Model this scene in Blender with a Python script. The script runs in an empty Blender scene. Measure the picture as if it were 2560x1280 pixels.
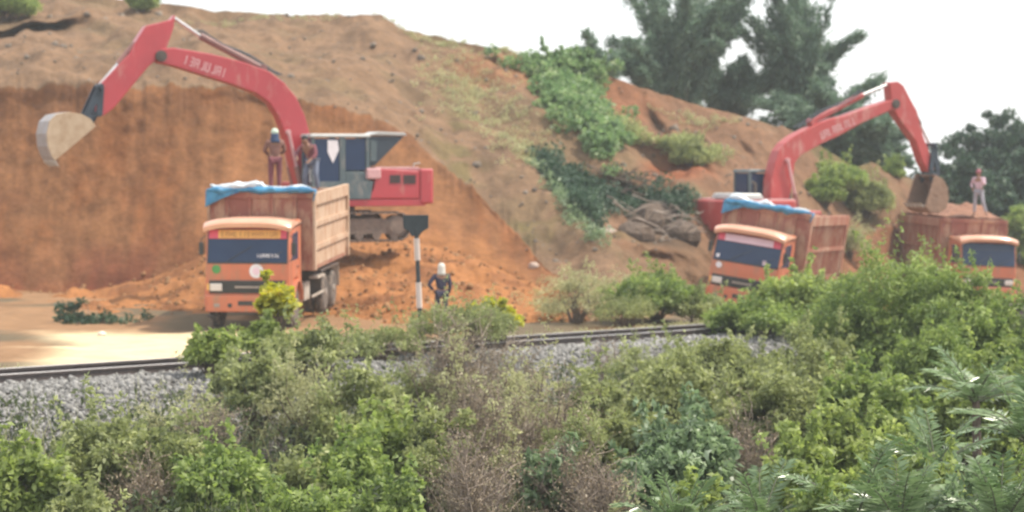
import bpy, math, random
import numpy as np
from mathutils import Vector, Matrix

# ------------------------------------------------------------------ camera, world, sun, exposure
SC = bpy.context.scene
F, CX, CY, HZ, HC = 6000.0, 1280.0, 640.0, 400.0, 4.1
PITCH = math.atan((CY - HZ) / F)
cam = bpy.data.cameras.new('camera'); cam.sensor_width = 36.0; cam.lens = F / 2560 * 36
cam.clip_start = 0.5; cam.clip_end = 5000
camo = bpy.data.objects.new('camera', cam); SC.collection.objects.link(camo)
camo.location = (0, 0, HC); camo.rotation_euler = (math.pi / 2 - PITCH, 0, 0)
SC.camera = camo
cam.dof.use_dof = True; cam.dof.focus_distance = 20.0; cam.dof.aperture_fstop = 2.2
SUN_EL, SUN_AZ = math.radians(58), math.radians(86)      # azimuth from +Y (away from camera) towards +X
w = bpy.data.worlds.new('World'); SC.world = w; w.use_nodes = True
nt = w.node_tree; nt.nodes.clear()
sky = nt.nodes.new('ShaderNodeTexSky'); sky.sky_type = 'NISHITA'; sky.sun_disc = False
sky.sun_elevation = SUN_EL; sky.sun_rotation = SUN_AZ; sky.dust_density = 2.0; sky.air_density = 1.0; sky.ozone_density = 1.0
bg = nt.nodes.new('ShaderNodeBackground'); bg.inputs[1].default_value = 0.15
wo = nt.nodes.new('ShaderNodeOutputWorld')
# added white veil over the sky, brightens it and the ambient fill
cn = nt.nodes.new('ShaderNodeTexNoise'); cn.inputs['Scale'].default_value = 2.2; cn.inputs['Detail'].default_value = 5
cm = nt.nodes.new('ShaderNodeMapRange'); cm.inputs['From Min'].default_value = .3; cm.inputs['From Max'].default_value = .7; cm.inputs['To Min'].default_value = .62; cm.inputs['To Max'].default_value = .86
cx2 = nt.nodes.new('ShaderNodeMix'); cx2.data_type = 'RGBA'; cx2.inputs['B'].default_value = (7.3, 7.4, 7.5, 1)
nt.links.new(cn.outputs['Fac'], cm.inputs['Value']); nt.links.new(cm.outputs['Result'], cx2.inputs['Factor']); nt.links.new(sky.outputs[0], cx2.inputs['A'])
nt.links.new(cx2.outputs['Result'], bg.inputs[0]); nt.links.new(bg.outputs[0], wo.inputs[0])
sd = bpy.data.lights.new('sun', 'SUN'); sd.energy = 3.5; sd.angle = math.radians(1.5); sd.color = (1.0, 0.93, 0.80)
so = bpy.data.objects.new('sun', sd); SC.collection.objects.link(so)
so.rotation_euler = Vector((math.cos(SUN_EL) * math.sin(SUN_AZ), math.cos(SUN_EL) * math.cos(SUN_AZ), math.sin(SUN_EL))).to_track_quat('Z', 'Y').to_euler()
SC.view_settings.view_transform = 'Standard'; SC.view_settings.look = 'None'
SC.view_settings.exposure = 0.52; SC.view_settings.gamma = 1.0
SC.cycles.use_denoising = True
SC.cycles.max_bounces = 6; SC.cycles.transparent_max_bounces = 8; SC.cycles.volume_bounces = 1

# ------------------------------------------------------------------ helpers
FW = np.array([0, math.cos(PITCH), -math.sin(PITCH)]); UP = np.array([0, math.sin(PITCH), math.cos(PITCH)])
def P(px, py, D):
    return np.array([0, 0, HC]) + D * (FW + (px - CX) / F * np.array([1., 0, 0]) - (py - CY) / F * UP)
def Pv(px, py, D):
    px, py, D = map(np.asarray, (px, py, D))
    return np.stack([D * (px - CX) / F, D * (FW[1] - (py - CY) / F * UP[1]), HC + D * (FW[2] - (py - CY) / F * UP[2])], -1)

def _h(ix, iy, iz, s):
    n = (ix.astype(np.int64) * 374761393 + iy.astype(np.int64) * 668265263 + iz.astype(np.int64) * 2147483647 + s * 974634777) & 0xffffffff
    n = ((n ^ (n >> 13)) * 1274126177) & 0xffffffff
    return ((n ^ (n >> 16)) & 0xffff) / 65535.0 * 2 - 1
def vn(x, y, z=0, s=0):
    x, y, z = np.broadcast_arrays(np.asarray(x, float), np.asarray(y, float), np.asarray(z, float))
    ix, iy, iz = np.floor(x), np.floor(y), np.floor(z); fx, fy, fz = x - ix, y - iy, z - iz
    fx, fy, fz = (t * t * (3 - 2 * t) for t in (fx, fy, fz)); r = 0
    for a in (0, 1):
        for b in (0, 1):
            for c in (0, 1):
                r = r + _h(ix + a, iy + b, iz + c, s) * (fx if a else 1 - fx) * (fy if b else 1 - fy) * (fz if c else 1 - fz)
    return r
def fbm(x, y, z=0, s=0, o=4):
    r = 0; a = 1.0; f = 1.0
    for i in range(o): r = r + a * vn(np.asarray(x) * f, np.asarray(y) * f, np.asarray(z) * f, s + i * 17); a *= .5; f *= 2.03
    return r
def smooth(a, b, x):
    t = np.clip((x - a) / (b - a), 0, 1); return t * t * (3 - 2 * t)

COL = SC.collection
def tag(o, label=None, cat=None, group=None, kind=None):
    if label: o['label'] = label
    if cat: o['category'] = cat
    if group: o['group'] = group
    if kind: o['kind'] = kind
    return o
def empty(name, loc=(0, 0, 0), rot=(0, 0, 0)):
    o = bpy.data.objects.new(name, None); COL.objects.link(o); o.location = loc; o.rotation_euler = rot
    o.empty_display_size = .2; return o
def mesh_np(name, V, Fq, mat, parent=None, smoothf=False, col=None):
    """V (n,3); Fq (m,k) equal-size faces"""
    me = bpy.data.meshes.new(name); V = np.asarray(V, np.float32); Fq = np.asarray(Fq, np.int32)
    me.vertices.add(len(V)); me.vertices.foreach_set('co', V.ravel())
    m, k = Fq.shape
    me.loops.add(m * k); me.loops.foreach_set('vertex_index', Fq.ravel())
    me.polygons.add(m); me.polygons.foreach_set('loop_start', np.arange(m, dtype=np.int32) * k)
    me.polygons.foreach_set('loop_total', np.full(m, k, np.int32))
    if smoothf: me.polygons.foreach_set('use_smooth', np.ones(m, bool))
    if col is not None:
        ca = me.color_attributes.new('Col', 'FLOAT_COLOR', 'POINT')
        c4 = np.ones((len(V), 4), np.float32); c4[:, :3] = col; ca.data.foreach_set('color', c4.ravel())
    me.update(calc_edges=True); me.validate()
    me.materials.append(mat)
    o = bpy.data.objects.new(name, me); COL.objects.link(o); o.parent = parent; return o

class MB:
    def __init__(s): s.v = []; s.f = []
    def add(s, V, Fs):
        b = len(s.v); s.v += [tuple(map(float, p)) for p in V]; s.f += [tuple(b + i for i in f) for f in Fs]; return s
    def box(s, x0, x1, y0, y1, z0, z1, tx=0, ty=0):
        V = [(x0, y0, z0), (x1, y0, z0), (x1, y1, z0), (x0, y1, z0), (x0 + tx, y0 + ty, z1), (x1 - tx, y0 + ty, z1), (x1 - tx, y1 - ty, z1), (x0 + tx, y1 - ty, z1)]
        return s.add(V, [(0, 3, 2, 1), (4, 5, 6, 7), (0, 1, 5, 4), (1, 2, 6, 5), (2, 3, 7, 6), (3, 0, 4, 7)])
    def prism(s, poly, a0, a1, axis='y', inset=0):
        """poly 2D list; axis 'y': poly=(x,z); axis 'x': poly=(y,z); axis 'z': poly=(x,y)"""
        n = len(poly)
        def mk(p, a):
            if axis == 'y': return (p[0], a, p[1])
            if axis == 'x': return (a, p[0], p[1])
            return (p[0], p[1], a)
        V = [mk(p, a0) for p in poly] + [mk(p, a1) for p in poly]
        Fs = [tuple(range(n))[::-1], tuple(range(n, 2 * n))] + [(i, (i + 1) % n, n + (i + 1) % n, n + i) for i in range(n)]
        return s.add(V, Fs)
    def tube(s, pts, r, n=8, cap=True):
        pts = [Vector(p) for p in pts]; r = [r] * len(pts) if isinstance(r, (int, float)) else list(r)
        b = len(s.v); m = len(pts); ref = None
        for i, p in enumerate(pts):
            d = (pts[min(i + 1, m - 1)] - pts[max(i - 1, 0)])
            d = d.normalized() if d.length > 1e-9 else Vector((0, 0, 1))
            if ref is None: ref = Vector((0, 0, 1)) if abs(d.z) < .9 else Vector((1, 0, 0))
            u = d.cross(ref).normalized(); v = u.cross(d).normalized(); ref = v
            for k in range(n):
                a = 2 * math.pi * k / n; q = p + (u * math.cos(a) + v * math.sin(a)) * r[i]; s.v.append(tuple(q))
        for i in range(m - 1):
            for k in range(n):
                s.f.append((b + i * n + k, b + i * n + (k + 1) % n, b + (i + 1) * n + (k + 1) % n, b + (i + 1) * n + k))
        if cap: s.f.append(tuple(b + k for k in range(n))[::-1]); s.f.append(tuple(b + (m - 1) * n + k for k in range(n)))
        return s
    def lathe(s, prof, c, axis='x', n=24):
        """prof list (a along axis, radius)"""
        b = len(s.v); m = len(prof)
        for a, r in prof:
            for k in range(n):
                t = 2 * math.pi * k / n; u, v = r * math.cos(t), r * math.sin(t)
                s.v.append((c[0] + a, c[1] + u, c[2] + v) if axis == 'x' else ((c[0] + u, c[1] + a, c[2] + v) if axis == 'y' else (c[0] + u, c[1] + v, c[2] + a)))
        for i in range(m - 1):
            for k in range(n): s.f.append((b + i * n + k, b + i * n + (k + 1) % n, b + (i + 1) * n + (k + 1) % n, b + (i + 1) * n + k))
        s.f.append(tuple(b + k for k in range(n))[::-1]); s.f.append(tuple(b + (m - 1) * n + k for k in range(n)))
        return s
    def xf(s, M):
        s.v = [tuple(M @ Vector(p)) for p in s.v]; return s
    def build(s, name, mat, parent=None, bevel=0, smoothf=False, seg=2):
        me = bpy.data.meshes.new(name); me.from_pydata(s.v, [], s.f); me.validate(); me.materials.append(mat)
        import bmesh
        bm = bmesh.new(); bm.from_mesh(me); bmesh.ops.recalc_face_normals(bm, faces=bm.faces); bm.to_mesh(me); bm.free()
        if smoothf: me.polygons.foreach_set('use_smooth', np.ones(len(me.polygons), bool))
        me.update(); o = bpy.data.objects.new(name, me); COL.objects.link(o); o.parent = parent
        if bevel:
            m = o.modifiers.new('bevel', 'BEVEL'); m.width = bevel; m.segments = seg; m.limit_method = 'ANGLE'; m.angle_limit = math.radians(35)
        return o

# ------------------------------------------------------------------ materials
def nodes(name):
    m = bpy.data.materials.new(name); m.use_nodes = True; t = m.node_tree
    return m, t, t.nodes['Principled BSDF'], t.nodes['Material Output']
def surf(name, c1, c2=None, scale=3.0, rough=.6, metal=0, bump=0, bscale=None, c3=None, thr=.6, spec=.5, coat=0):
    m, t, b, out = nodes(name); L = t.links.new
    b.inputs['Roughness'].default_value = rough; b.inputs['Metallic'].default_value = metal
    b.inputs['Specular IOR Level'].default_value = spec; b.inputs['Coat Weight'].default_value = coat
    tc = t.nodes.new('ShaderNodeTexCoord'); c2 = c2 or tuple(v * .8 for v in c1)
    n = t.nodes.new('ShaderNodeTexNoise'); n.inputs['Scale'].default_value = scale; n.inputs['Detail'].default_value = 6; n.inputs['Roughness'].default_value = .65
    L(tc.outputs['Object'], n.inputs['Vector'])
    r = t.nodes.new('ShaderNodeValToRGB'); e = r.color_ramp.elements
    e[0].position = .33; e[0].color = (*c2, 1); e[1].position = .62; e[1].color = (*c1, 1)
    L(n.outputs['Fac'], r.inputs['Fac']); colout = r.outputs['Color']
    if c3:
        n2 = t.nodes.new('ShaderNodeTexNoise'); n2.inputs['Scale'].default_value = scale * 2.7; n2.inputs['Detail'].default_value = 8; n2.inputs['Roughness'].default_value = .7
        mp = t.nodes.new('ShaderNodeMapping'); mp.inputs['Scale'].default_value = (1, 1, .35); mp.inputs['Location'].default_value = (3, 7, 1)
        L(tc.outputs['Object'], mp.inputs['Vector']); L(mp.outputs['Vector'], n2.inputs['Vector'])
        r2 = t.nodes.new('ShaderNodeValToRGB'); r2.color_ramp.elements[0].position = thr - .1; r2.color_ramp.elements[1].position = thr + .06
        L(n2.outputs['Fac'], r2.inputs['Fac'])
        mx = t.nodes.new('ShaderNodeMix'); mx.data_type = 'RGBA'; L(r2.outputs['Color'], mx.inputs['Factor']); L(colout, mx.inputs['A']); mx.inputs['B'].default_value = (*c3, 1)
        colout = mx.outputs['Result']
        rr = t.nodes.new('ShaderNodeMapRange'); rr.inputs['To Min'].default_value = rough; rr.inputs['To Max'].default_value = .9
        L(r2.outputs['Color'], rr.inputs['Value']); L(rr.outputs['Result'], b.inputs['Roughness'])
    L(colout, b.inputs['Base Color'])
    if bump:
        nb = t.nodes.new('ShaderNodeTexNoise'); nb.inputs['Scale'].default_value = bscale or scale * 4; nb.inputs['Detail'].default_value = 6
        L(tc.outputs['Object'], nb.inputs['Vector']); bp = t.nodes.new('ShaderNodeBump'); bp.inputs['Strength'].default_value = 1; bp.inputs['Distance'].default_value = bump
        L(nb.outputs['Fac'], bp.inputs['Height']); L(bp.outputs['Normal'], b.inputs['Normal'])
    return m
def leafmat(name, c1, c2, c3=None, rough=.5, trans=.42, spec=.35):
    m, t, b, out = nodes(name); L = t.links.new
    g = t.nodes.new('ShaderNodeNewGeometry'); tc = t.nodes.new('ShaderNodeTexCoord')
    n = t.nodes.new('ShaderNodeTexNoise'); n.inputs['Scale'].default_value = 1.6; n.inputs['Detail'].default_value = 3
    L(tc.outputs['Object'], n.inputs['Vector'])
    a = t.nodes.new('ShaderNodeMath'); a.operation = 'MULTIPLY_ADD'; a.inputs[1].default_value = .55; L(g.outputs['Random Per Island'], a.inputs[0])
    s2 = t.nodes.new('ShaderNodeMath'); s2.operation = 'MULTIPLY_ADD'; s2.inputs[1].default_value = 1.5; s2.inputs[2].default_value = -.5; L(n.outputs['Fac'], s2.inputs[0]); L(s2.outputs[0], a.inputs[2])
    r = t.nodes.new('ShaderNodeValToRGB'); e = r.color_ramp.elements
    e[0].position = .1; e[0].color = (*c1, 1); e[1].position = .75; e[1].color = (*c2, 1)
    if c3: x = e.new(1.0); x.color = (*c3, 1)
    L(a.outputs[0], r.inputs['Fac']); L(r.outputs['Color'], b.inputs['Base Color'])
    b.inputs['Roughness'].default_value = rough; b.inputs['Specular IOR Level'].default_value = spec
    tr = t.nodes.new('ShaderNodeBsdfTranslucent'); hs = t.nodes.new('ShaderNodeHueSaturation'); hs.inputs['Saturation'].default_value = 1.15; hs.inputs['Value'].default_value = 1.5
    L(r.outputs['Color'], hs.inputs['Color']); L(hs.outputs['Color'], tr.inputs['Color'])
    mx = t.nodes.new('ShaderNodeMixShader'); mx.inputs[0].default_value = trans
    L(b.outputs[0], mx.inputs[1]); L(tr.outputs[0], mx.inputs[2]); L(mx.outputs[0], out.inputs['Surface'])
    return m
def attrmat(name, bump=.05, scales=(2.2, 9.0), rough=.95, dark=.62, light=1.25):
    m, t, b, out = nodes(name); L = t.links.new
    at = t.nodes.new('ShaderNodeAttribute'); at.attribute_name = 'Col'; tc = t.nodes.new('ShaderNodeTexCoord')
    b.inputs['Roughness'].default_value = rough; b.inputs['Specular IOR Level'].default_value = .15
    cur = at.outputs['Color']
    for i, sc in enumerate(scales):
        n = t.nodes.new('ShaderNodeTexNoise'); n.inputs['Scale'].default_value = sc; n.inputs['Detail'].default_value = 7; n.inputs['Roughness'].default_value = .68
        L(tc.outputs['Object'], n.inputs['Vector'])
        mr = t.nodes.new('ShaderNodeMapRange'); mr.inputs['From Min'].default_value = .33; mr.inputs['From Max'].default_value = .67
        mr.inputs['To Min'].default_value = dark + .14 * i; mr.inputs['To Max'].default_value = light - .08 * i; L(n.outputs['Fac'], mr.inputs['Value'])
        vm = t.nodes.new('ShaderNodeVectorMath'); vm.operation = 'SCALE'; L(cur, vm.inputs[0]); L(mr.outputs['Result'], vm.inputs['Scale']); cur = vm.outputs[0]
    L(cur, b.inputs['Base Color'])
    nb = t.nodes.new('ShaderNodeTexNoise'); nb.inputs['Scale'].default_value = 5; nb.inputs['Detail'].default_value = 9; nb.inputs['Roughness'].default_value = .7
    L(tc.outputs['Object'], nb.inputs['Vector']); bp = t.nodes.new('ShaderNodeBump'); bp.inputs['Distance'].default_value = bump
    L(nb.outputs['Fac'], bp.inputs['Height']); L(bp.outputs['Normal'], b.inputs['Normal'])
    return m
def islandmat(name, c1, c2, rough=.9):
    m, t, b, out = nodes(name); g = t.nodes.new('ShaderNodeNewGeometry'); r = t.nodes.new('ShaderNodeValToRGB')
    r.color_ramp.elements[0].color = (*c1, 1); r.color_ramp.elements[1].color = (*c2, 1)
    t.links.new(g.outputs['Random Per Island'], r.inputs['Fac']); t.links.new(r.outputs['Color'], b.inputs['Base Color'])
    b.inputs['Roughness'].default_value = rough; b.inputs['Specular IOR Level'].default_value = .25; return m

DUST = (.36, .25, .17)
M = dict(
    hill=attrmat('hill soil', .07, (1.3, 6.5), dark=.70, light=1.20), ground=attrmat('ground soil', .04, (1.1, 6), dark=.8, light=1.12),
    orange=surf('orange truck paint', (.58, .17, .085), (.50, .145, .07), 1.2, .42, c3=(.40, .20, .12), thr=.58, coat=.2),
    roof_highlight=surf('roof paint with painted highlight', (.74, .40, .27), (.64, .33, .21), 1.5, .28, c3=(.55, .38, .27), thr=.66, coat=.5),  # orange roof lightened to paint the sun highlight on it
    bed=surf('shade toned dusty tipper paint', (.27, .085, .055), (.22, .068, .045), 1.0, .6, c3=(.42, .26, .17), thr=.55),  # front board paint, its shade darkened into the colour
    bed_sunlit=surf('sun toned dusty side boards', (.42, .235, .14), (.34, .18, .10), 1.2, .7, c3=(.52, .38, .27), thr=.5),  # same paint as the front board, sunlight lightened into the colour
    bedred=surf('red brown tipper boards', (.34, .12, .07), (.27, .09, .055), 1.0, .65, c3=(.42, .27, .19), thr=.55),
    glass=surf('dark tinted glass', (.018, .038, .095), (.015, .03, .075), 1, .25, spec=.35),
    black=surf('black grille plastic', (.05, .048, .045), (.03, .03, .03), 4, .6),
    lamp=surf('headlight glass', (.75, .70, .66), (.62, .56, .52), 5, .2),
    yellow=surf('yellow banner vinyl', (.80, .46, .12), (.72, .40, .10), 8, .5),
    ochre=surf('darker ochre lettering', (.52, .24, .07), None, 8, .5),
    pinkred=surf('crimson sticker', (.72, .09, .15), None, 8, .5),
    pink=surf('pale lilac banner', (.80, .60, .68), (.72, .52, .60), 6, .5),
    white=surf('white vinyl', (.78, .74, .76), (.7, .66, .68), 6, .5),
    green=surf('green round sticker', (.08, .30, .08), None, 8, .5),
    tyre=surf('muddy tyre rubber', (.10, .085, .075), (.05, .045, .042), 5, .9, c3=(.30, .23, .18), thr=.56, bump=.01),
    rim=surf('mud grey rim steel', (.36, .31, .27), (.25, .21, .18), 6, .7),
    frame=surf('dark chassis steel', (.07, .06, .055), (.11, .08, .06), 3, .8),
    mud=surf('pale dried mud metal', (.48, .42, .36), (.34, .28, .23), 3, .8),
    exred=surf('excavator red paint', (.46, .040, .052), (.38, .034, .044), .9, .38, c3=(.46, .20, .17), thr=.66, coat=.25),
    exred2=surf('faded excavator red paint', (.44, .055, .05), (.37, .045, .042), .9, .45, c3=(.48, .22, .19), thr=.62, coat=.15),
    expale=surf('pale red cover', (.62, .36, .36), (.52, .28, .28), 2, .35),  # paler red for bonnet, lettering, tool box and lift rods
    exgrey=surf('slate grey cab paint', (.10, .135, .145), (.07, .10, .11), 2, .45, c3=(.25, .23, .21), thr=.62),
    exlight=surf('pale grey cab roof', (.46, .46, .44), (.34, .34, .33), 2, .35),
    exdark=surf('dark blue black steel', (.03, .045, .065), (.02, .03, .045), 3, .6),
    vent=surf('dark vent louvre', (.06, .025, .025), (.03, .02, .02), 6, .7),
    chrome=surf('bright cylinder rod', (.75, .72, .70), (.6, .58, .56), 3, .25, metal=.6),
    brownpipe=surf('brown red cylinder barrel', (.28, .13, .11), (.20, .09, .08), 3, .5),
    bucketgrey=surf('scoured bucket steel', (.36, .34, .35), (.25, .24, .25), 2.5, .42, metal=.25, c3=(.42, .33, .25), thr=.6),
    buckettan=surf('clay caked bucket side', (.50, .38, .26), (.38, .26, .16), 3, .8),
    clay=surf('wet clay caked steel', (.27, .165, .11), (.20, .12, .08), 2, .9, bump=.05),
    track=surf('clay caked track steel', (.22, .16, .125), (.12, .09, .075), 4, .85, bump=.02),
    soil=surf('heaped orange soil', (.30, .15, .095), (.23, .11, .07), 3, .95, bump=.06),
    tarpb=surf('blue tarpaulin', (.03, .17, .34), (.05, .25, .42), 4, .4, bump=.02, bscale=9),
    tarpw=surf('silver white tarpaulin', (.70, .74, .78), (.48, .55, .60), 4, .45, bump=.03, bscale=9),
    rail=surf('rusty rail web', (.10, .075, .07), (.06, .05, .048), 5, .7), railtop=surf('polished rail head', (.50, .48, .47), (.40, .38, .37), 4, .35, metal=.5),
    signb=surf('black sign enamel', (.035, .045, .05), (.025, .03, .035), 4, .55), signw=surf('weathered white post paint', (.66, .54, .48), (.55, .44, .38), 5, .6),
    skin=surf('brown skin', (.30, .16, .10), (.26, .13, .085), 9, .6),
    navy=surf('dark navy cloth', (.04, .035, .07), (.03, .028, .05), 14, .9), blue=surf('dark blue hood cloth', (.035, .06, .13), (.025, .04, .09), 14, .9),
    mint=surf('pale mint cap cloth', (.58, .68, .56), (.45, .55, .45), 14, .9), pale=surf('off white head cloth', (.66, .64, .58), (.52, .50, .45), 14, .9),
    maroon=surf('maroon shirt cloth', (.20, .06, .075), (.15, .045, .055), 14, .9), brownc=surf('brown work shirt', (.23, .11, .085), (.17, .08, .06), 14, .9),
    jeans=surf('faded blue jeans', (.16, .18, .24), (.10, .12, .17), 14, .9), pinks=surf('pale pink shirt', (.62, .44, .50), (.50, .34, .40), 14, .9),
    greyt=surf('light grey trousers', (.34, .33, .37), (.26, .25, .29), 14, .9), hair=surf('black hair', (.012, .01, .01), None, 20, .6), redcap=surf('dull red cap', (.38, .13, .16), None, 14, .9),
    bark=surf('grey brown bark', (.15, .11, .08), (.09, .065, .05), 6, .9), twig=surf('dead twig', (.30, .24, .19), (.20, .155, .125), 5, .9),
    culm=surf('bamboo culm', (.13, .14, .08), (.09, .10, .06), 4, .7),
    stonep=surf('dusty pink stone', (.44, .34, .28), (.33, .25, .20), 4, .9, bump=.02),
    rootsoil=surf('root bound brown earth', (.15, .105, .075), (.08, .055, .04), 3, .95, bump=.08),
    wood=surf('dead grey wood', (.34, .28, .23), (.20, .155, .125), 4, .9, bump=.02), stonew=surf('pale stone', (.72, .66, .58), (.55, .48, .40), 4, .85, bump=.02),
    ballast=islandmat('granite ballast', (.12, .115, .11), (.33, .32, .305)), clod=islandmat('soil clods', (.20, .105, .05), (.34, .19, .09)),
    l_olive=leafmat('olive leaves', (.145, .17, .07), (.34, .37, .165), (.54, .56, .29)),
    l_bright=leafmat('lime green leaves', (.15, .195, .06), (.34, .405, .135), (.56, .60, .26), trans=.42),
    l_yellow=leafmat('yellow green leaves', (.26, .28, .05), (.50, .48, .08), (.72, .58, .12), trans=.45),
    l_blue=leafmat('blue green leaves', (.11, .16, .085), (.26, .34, .19), (.56, .62, .48), rough=.38),
    l_mid=leafmat('mid green leaves', (0.122, 0.177, 0.061), (0.281, 0.354, 0.110), (0.488, 0.549, 0.232)),
    l_grey=leafmat('grey green leaves', (0.244, 0.244, 0.122), (0.439, 0.439, 0.244), (0.634, 0.610, 0.378)),
    l_dry=leafmat('dry brown leaves', (0.146, 0.110, 0.073), (0.322, 0.256, 0.176), (0.468, 0.410, 0.264), trans=.2),
    l_palm=leafmat('palm leaflets', (.10, .17, .06), (.27, .37, .18), (.62, .66, .54), rough=.3, trans=.25, spec=.7),
    l_under=leafmat('shade darkened undergrowth leaves', (.035, .05, .025), (.10, .125, .055), (.20, .22, .11)),  # leaf colour darkened to paint shaded depths between the shrubs
    l_bamboo=leafmat('bamboo leaves', (.075, .125, .085), (.17, .25, .165), (.28, .35, .25), trans=.3),
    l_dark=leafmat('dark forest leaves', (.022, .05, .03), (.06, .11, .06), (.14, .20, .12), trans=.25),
    l_creep=leafmat('creeper leaves', (.09, .16, .07), (.24, .34, .15), (.46, .52, .32)),
    l_pale=leafmat('pale silvery leaves', (0.225, 0.270, 0.210), (0.413, 0.450, 0.375), (0.562, 0.585, 0.525), trans=.2),
)

# ------------------------------------------------------------------ ground sheet
A0 = P(0, 935, 42.0); A1 = P(1900, 812, 54.6)
TD = np.array([A1[0] - A0[0], A1[1] - A0[1]]); TD = TD / np.linalg.norm(TD); ND = np.array([TD[1], -TD[0]])
def rail_td(x, y):
    dx, dy = x - A0[0], y - A0[1]; return dx * TD[0] + dy * TD[1], dx * ND[0] + dy * ND[1]
def ground_z(x, y):
    x = np.asarray(x, float); y = np.asarray(y, float); t, d = rail_td(x, y)
    base = -1.5 * smooth(2, 17, x) * smooth(60, 84, y) - .35 * smooth(3, 8, x) * smooth(60, 70, y)
    back = base + .05 * fbm(x * .6, y * .6, 0, 3)
    bal = .17
    z = np.where(d < 0, back + (bal - back) * (1 - smooth(1.9, 3.2, -d)), bal)
    z = np.where(d > 1.2, bal - (d - 1.2) * .31, z)
    low = -1.75 + .15 * fbm(x * .5, y * .5, 0, 9)
    z = np.where(d > 1.2, np.maximum(z, low), z)
    z = z + .02 * fbm(x * 3, y * 3, 0, 5)
    return z
def axis(lo, a, b, hi, st, coarse):
    return np.concatenate([np.linspace(lo, a, coarse)[:-1], np.arange(a, b, st), np.linspace(b, hi, coarse)])
xs = axis(-700, -34, 40, 700, .3, 24); ys = axis(-60, 26, 96, 700, .25, 24)
X, Y = np.meshgrid(xs, ys); Z = ground_z(X, Y)
far = np.hypot(X, Y - 60) > 90; Z = np.where(far, -1.5, Z)
nx, ny = len(xs), len(ys)
idx = np.arange(nx * ny).reshape(ny, nx)
Q = np.stack([idx[:-1, :-1], idx[:-1, 1:], idx[1:, 1:], idx[1:, :-1]], -1).reshape(-1, 4)
t_, d_ = rail_td(X, Y)
def mixc(a, b, m): m = np.clip(m, 0, 1)[..., None]; return a * (1 - m) + np.array(b) * m
C = np.zeros(X.shape + (3,)) + np.array((.46, .28, .16))
pxg = CX + X / np.maximum(Y, 1) * F
C = mixc(C, (0.234, 0.187, 0.125), smooth(-.2, .5, fbm(X * .4, Y * .4, 0, 21)))
sand = (1 - smooth(560, 760, pxg + 60 * vn(X, Y, 0, 4))) * smooth(30, 190, pxg + 1.0 * 70 * vn(X * .8, Y * .8, 0, 8)) * smooth(1.5, 2.4, -d_) * (1 - smooth(56.5, 58, Y + .5 * vn(X * 1.2, Y, 0, 6)))
C = mixc(C, (.74, .62, .42), sand)
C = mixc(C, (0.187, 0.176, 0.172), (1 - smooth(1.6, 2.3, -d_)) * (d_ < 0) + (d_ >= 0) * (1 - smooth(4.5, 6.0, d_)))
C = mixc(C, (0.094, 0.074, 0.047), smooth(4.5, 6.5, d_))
sf = (.62 + .26 * sand)[..., None]
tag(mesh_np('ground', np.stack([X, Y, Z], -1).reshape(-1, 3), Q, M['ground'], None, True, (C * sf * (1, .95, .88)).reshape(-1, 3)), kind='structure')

# ------------------------------------------------------------------ hill: one sheet draped over measured profiles
COLS = [-900, -300, 0, 200, 400, 560, 700, 850, 1000, 1100, 1200, 1300, 1380, 1500, 1600, 1750, 1850, 2000, 2150, 2230, 2300, 2360, 2450, 2700, 3300]
TOE = [(800, 70), (800, 67), (800, 65), (803, 64), (808, 63), (812, 62.5), (818, 62), (815, 61.5), (806, 60.5), (800, 60), (795, 60), (790, 60), (785, 60.5), (775, 62), (770, 66), (762, 72), (762, 74), (755, 79), (745, 84), (740, 88), (735, 92), (735, 94), (735, 96), (735, 97), (735, 98)]
TAL = [(760, 76), (750, 75), (735, 74.5), (728, 74), (676, 74), (615, 74), (596, 74), (594, 73.5), (600, 74), (622, 74), (650, 73), (690, 71.5), (728, 68), (742, 65.5), (735, 70), (712, 75), (668, 79), (650, 82), (660, 88), (640, 91), (640, 94), (650, 96), (670, 98), (690, 99), (700, 100)]
EDG = [(225, 80), (222, 79.5), (220, 79), (213, 78.5), (210, 78.5), (212, 78.5), (240, 79), (266, 79), (320, 79), (402, 78.5), (482, 77), (582, 75), (690, 71), (700, 68.5), (640, 74), (560, 78.5), (560, 82), (560, 85.5), (590, 90), (560, 92.5), (560, 95), (610, 97), (640, 99), (660, 101), (670, 102)]
MID = [(120, 90), (116, 89), (112, 88), (112, 87.5), (105, 87.5), (110, 87.5), (125, 87.5), (145, 87), (180, 87), (225, 87), (270, 86), (335, 84), (400, 82), (470, 80), (480, 82), (440, 83), (450, 86), (450, 89), (510, 93), (500, 94), (500, 96), (565, 98), (600, 100), (620, 103), (640, 104)]
CRE = [(-80, 100), (-60, 100), (-45, 99), (-22, 99), (12, 98), (27, 98), (41, 98), (50, 97), (72, 96), (92, 95), (113, 94), (134, 93), (152, 92), (186, 92), (216, 92), (270, 92), (288, 92), (335, 93), (425, 95), (437, 96), (446, 97), (522, 99), (570, 102), (590, 106), (600, 108)]
cx_ = np.array(COLS, float); ROWS = [np.array(r, float) for r in (TOE, TAL, EDG, MID, CRE)]
pxs = np.concatenate([np.linspace(-900, -60, 90)[:-1], np.arange(-60, 2640, 4.0), np.linspace(2640, 3300, 60)])
def rowat(k, px):
    r = ROWS[k]; a = 0; ws = 0
    for o, wgt in ((-36, .2), (-18, .3), (0, .4), (18, .3), (36, .2)):
        a = a + wgt * np.stack([np.interp(px + o, cx_, r[:, 0]), np.interp(px + o, cx_, r[:, 1])], -1); ws += wgt
    return a / ws
SEG = [46, 74, 60, 60]
def rag(px, s, f, a): return a * fbm(px / f, px * 0, 0, s, 4)
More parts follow.
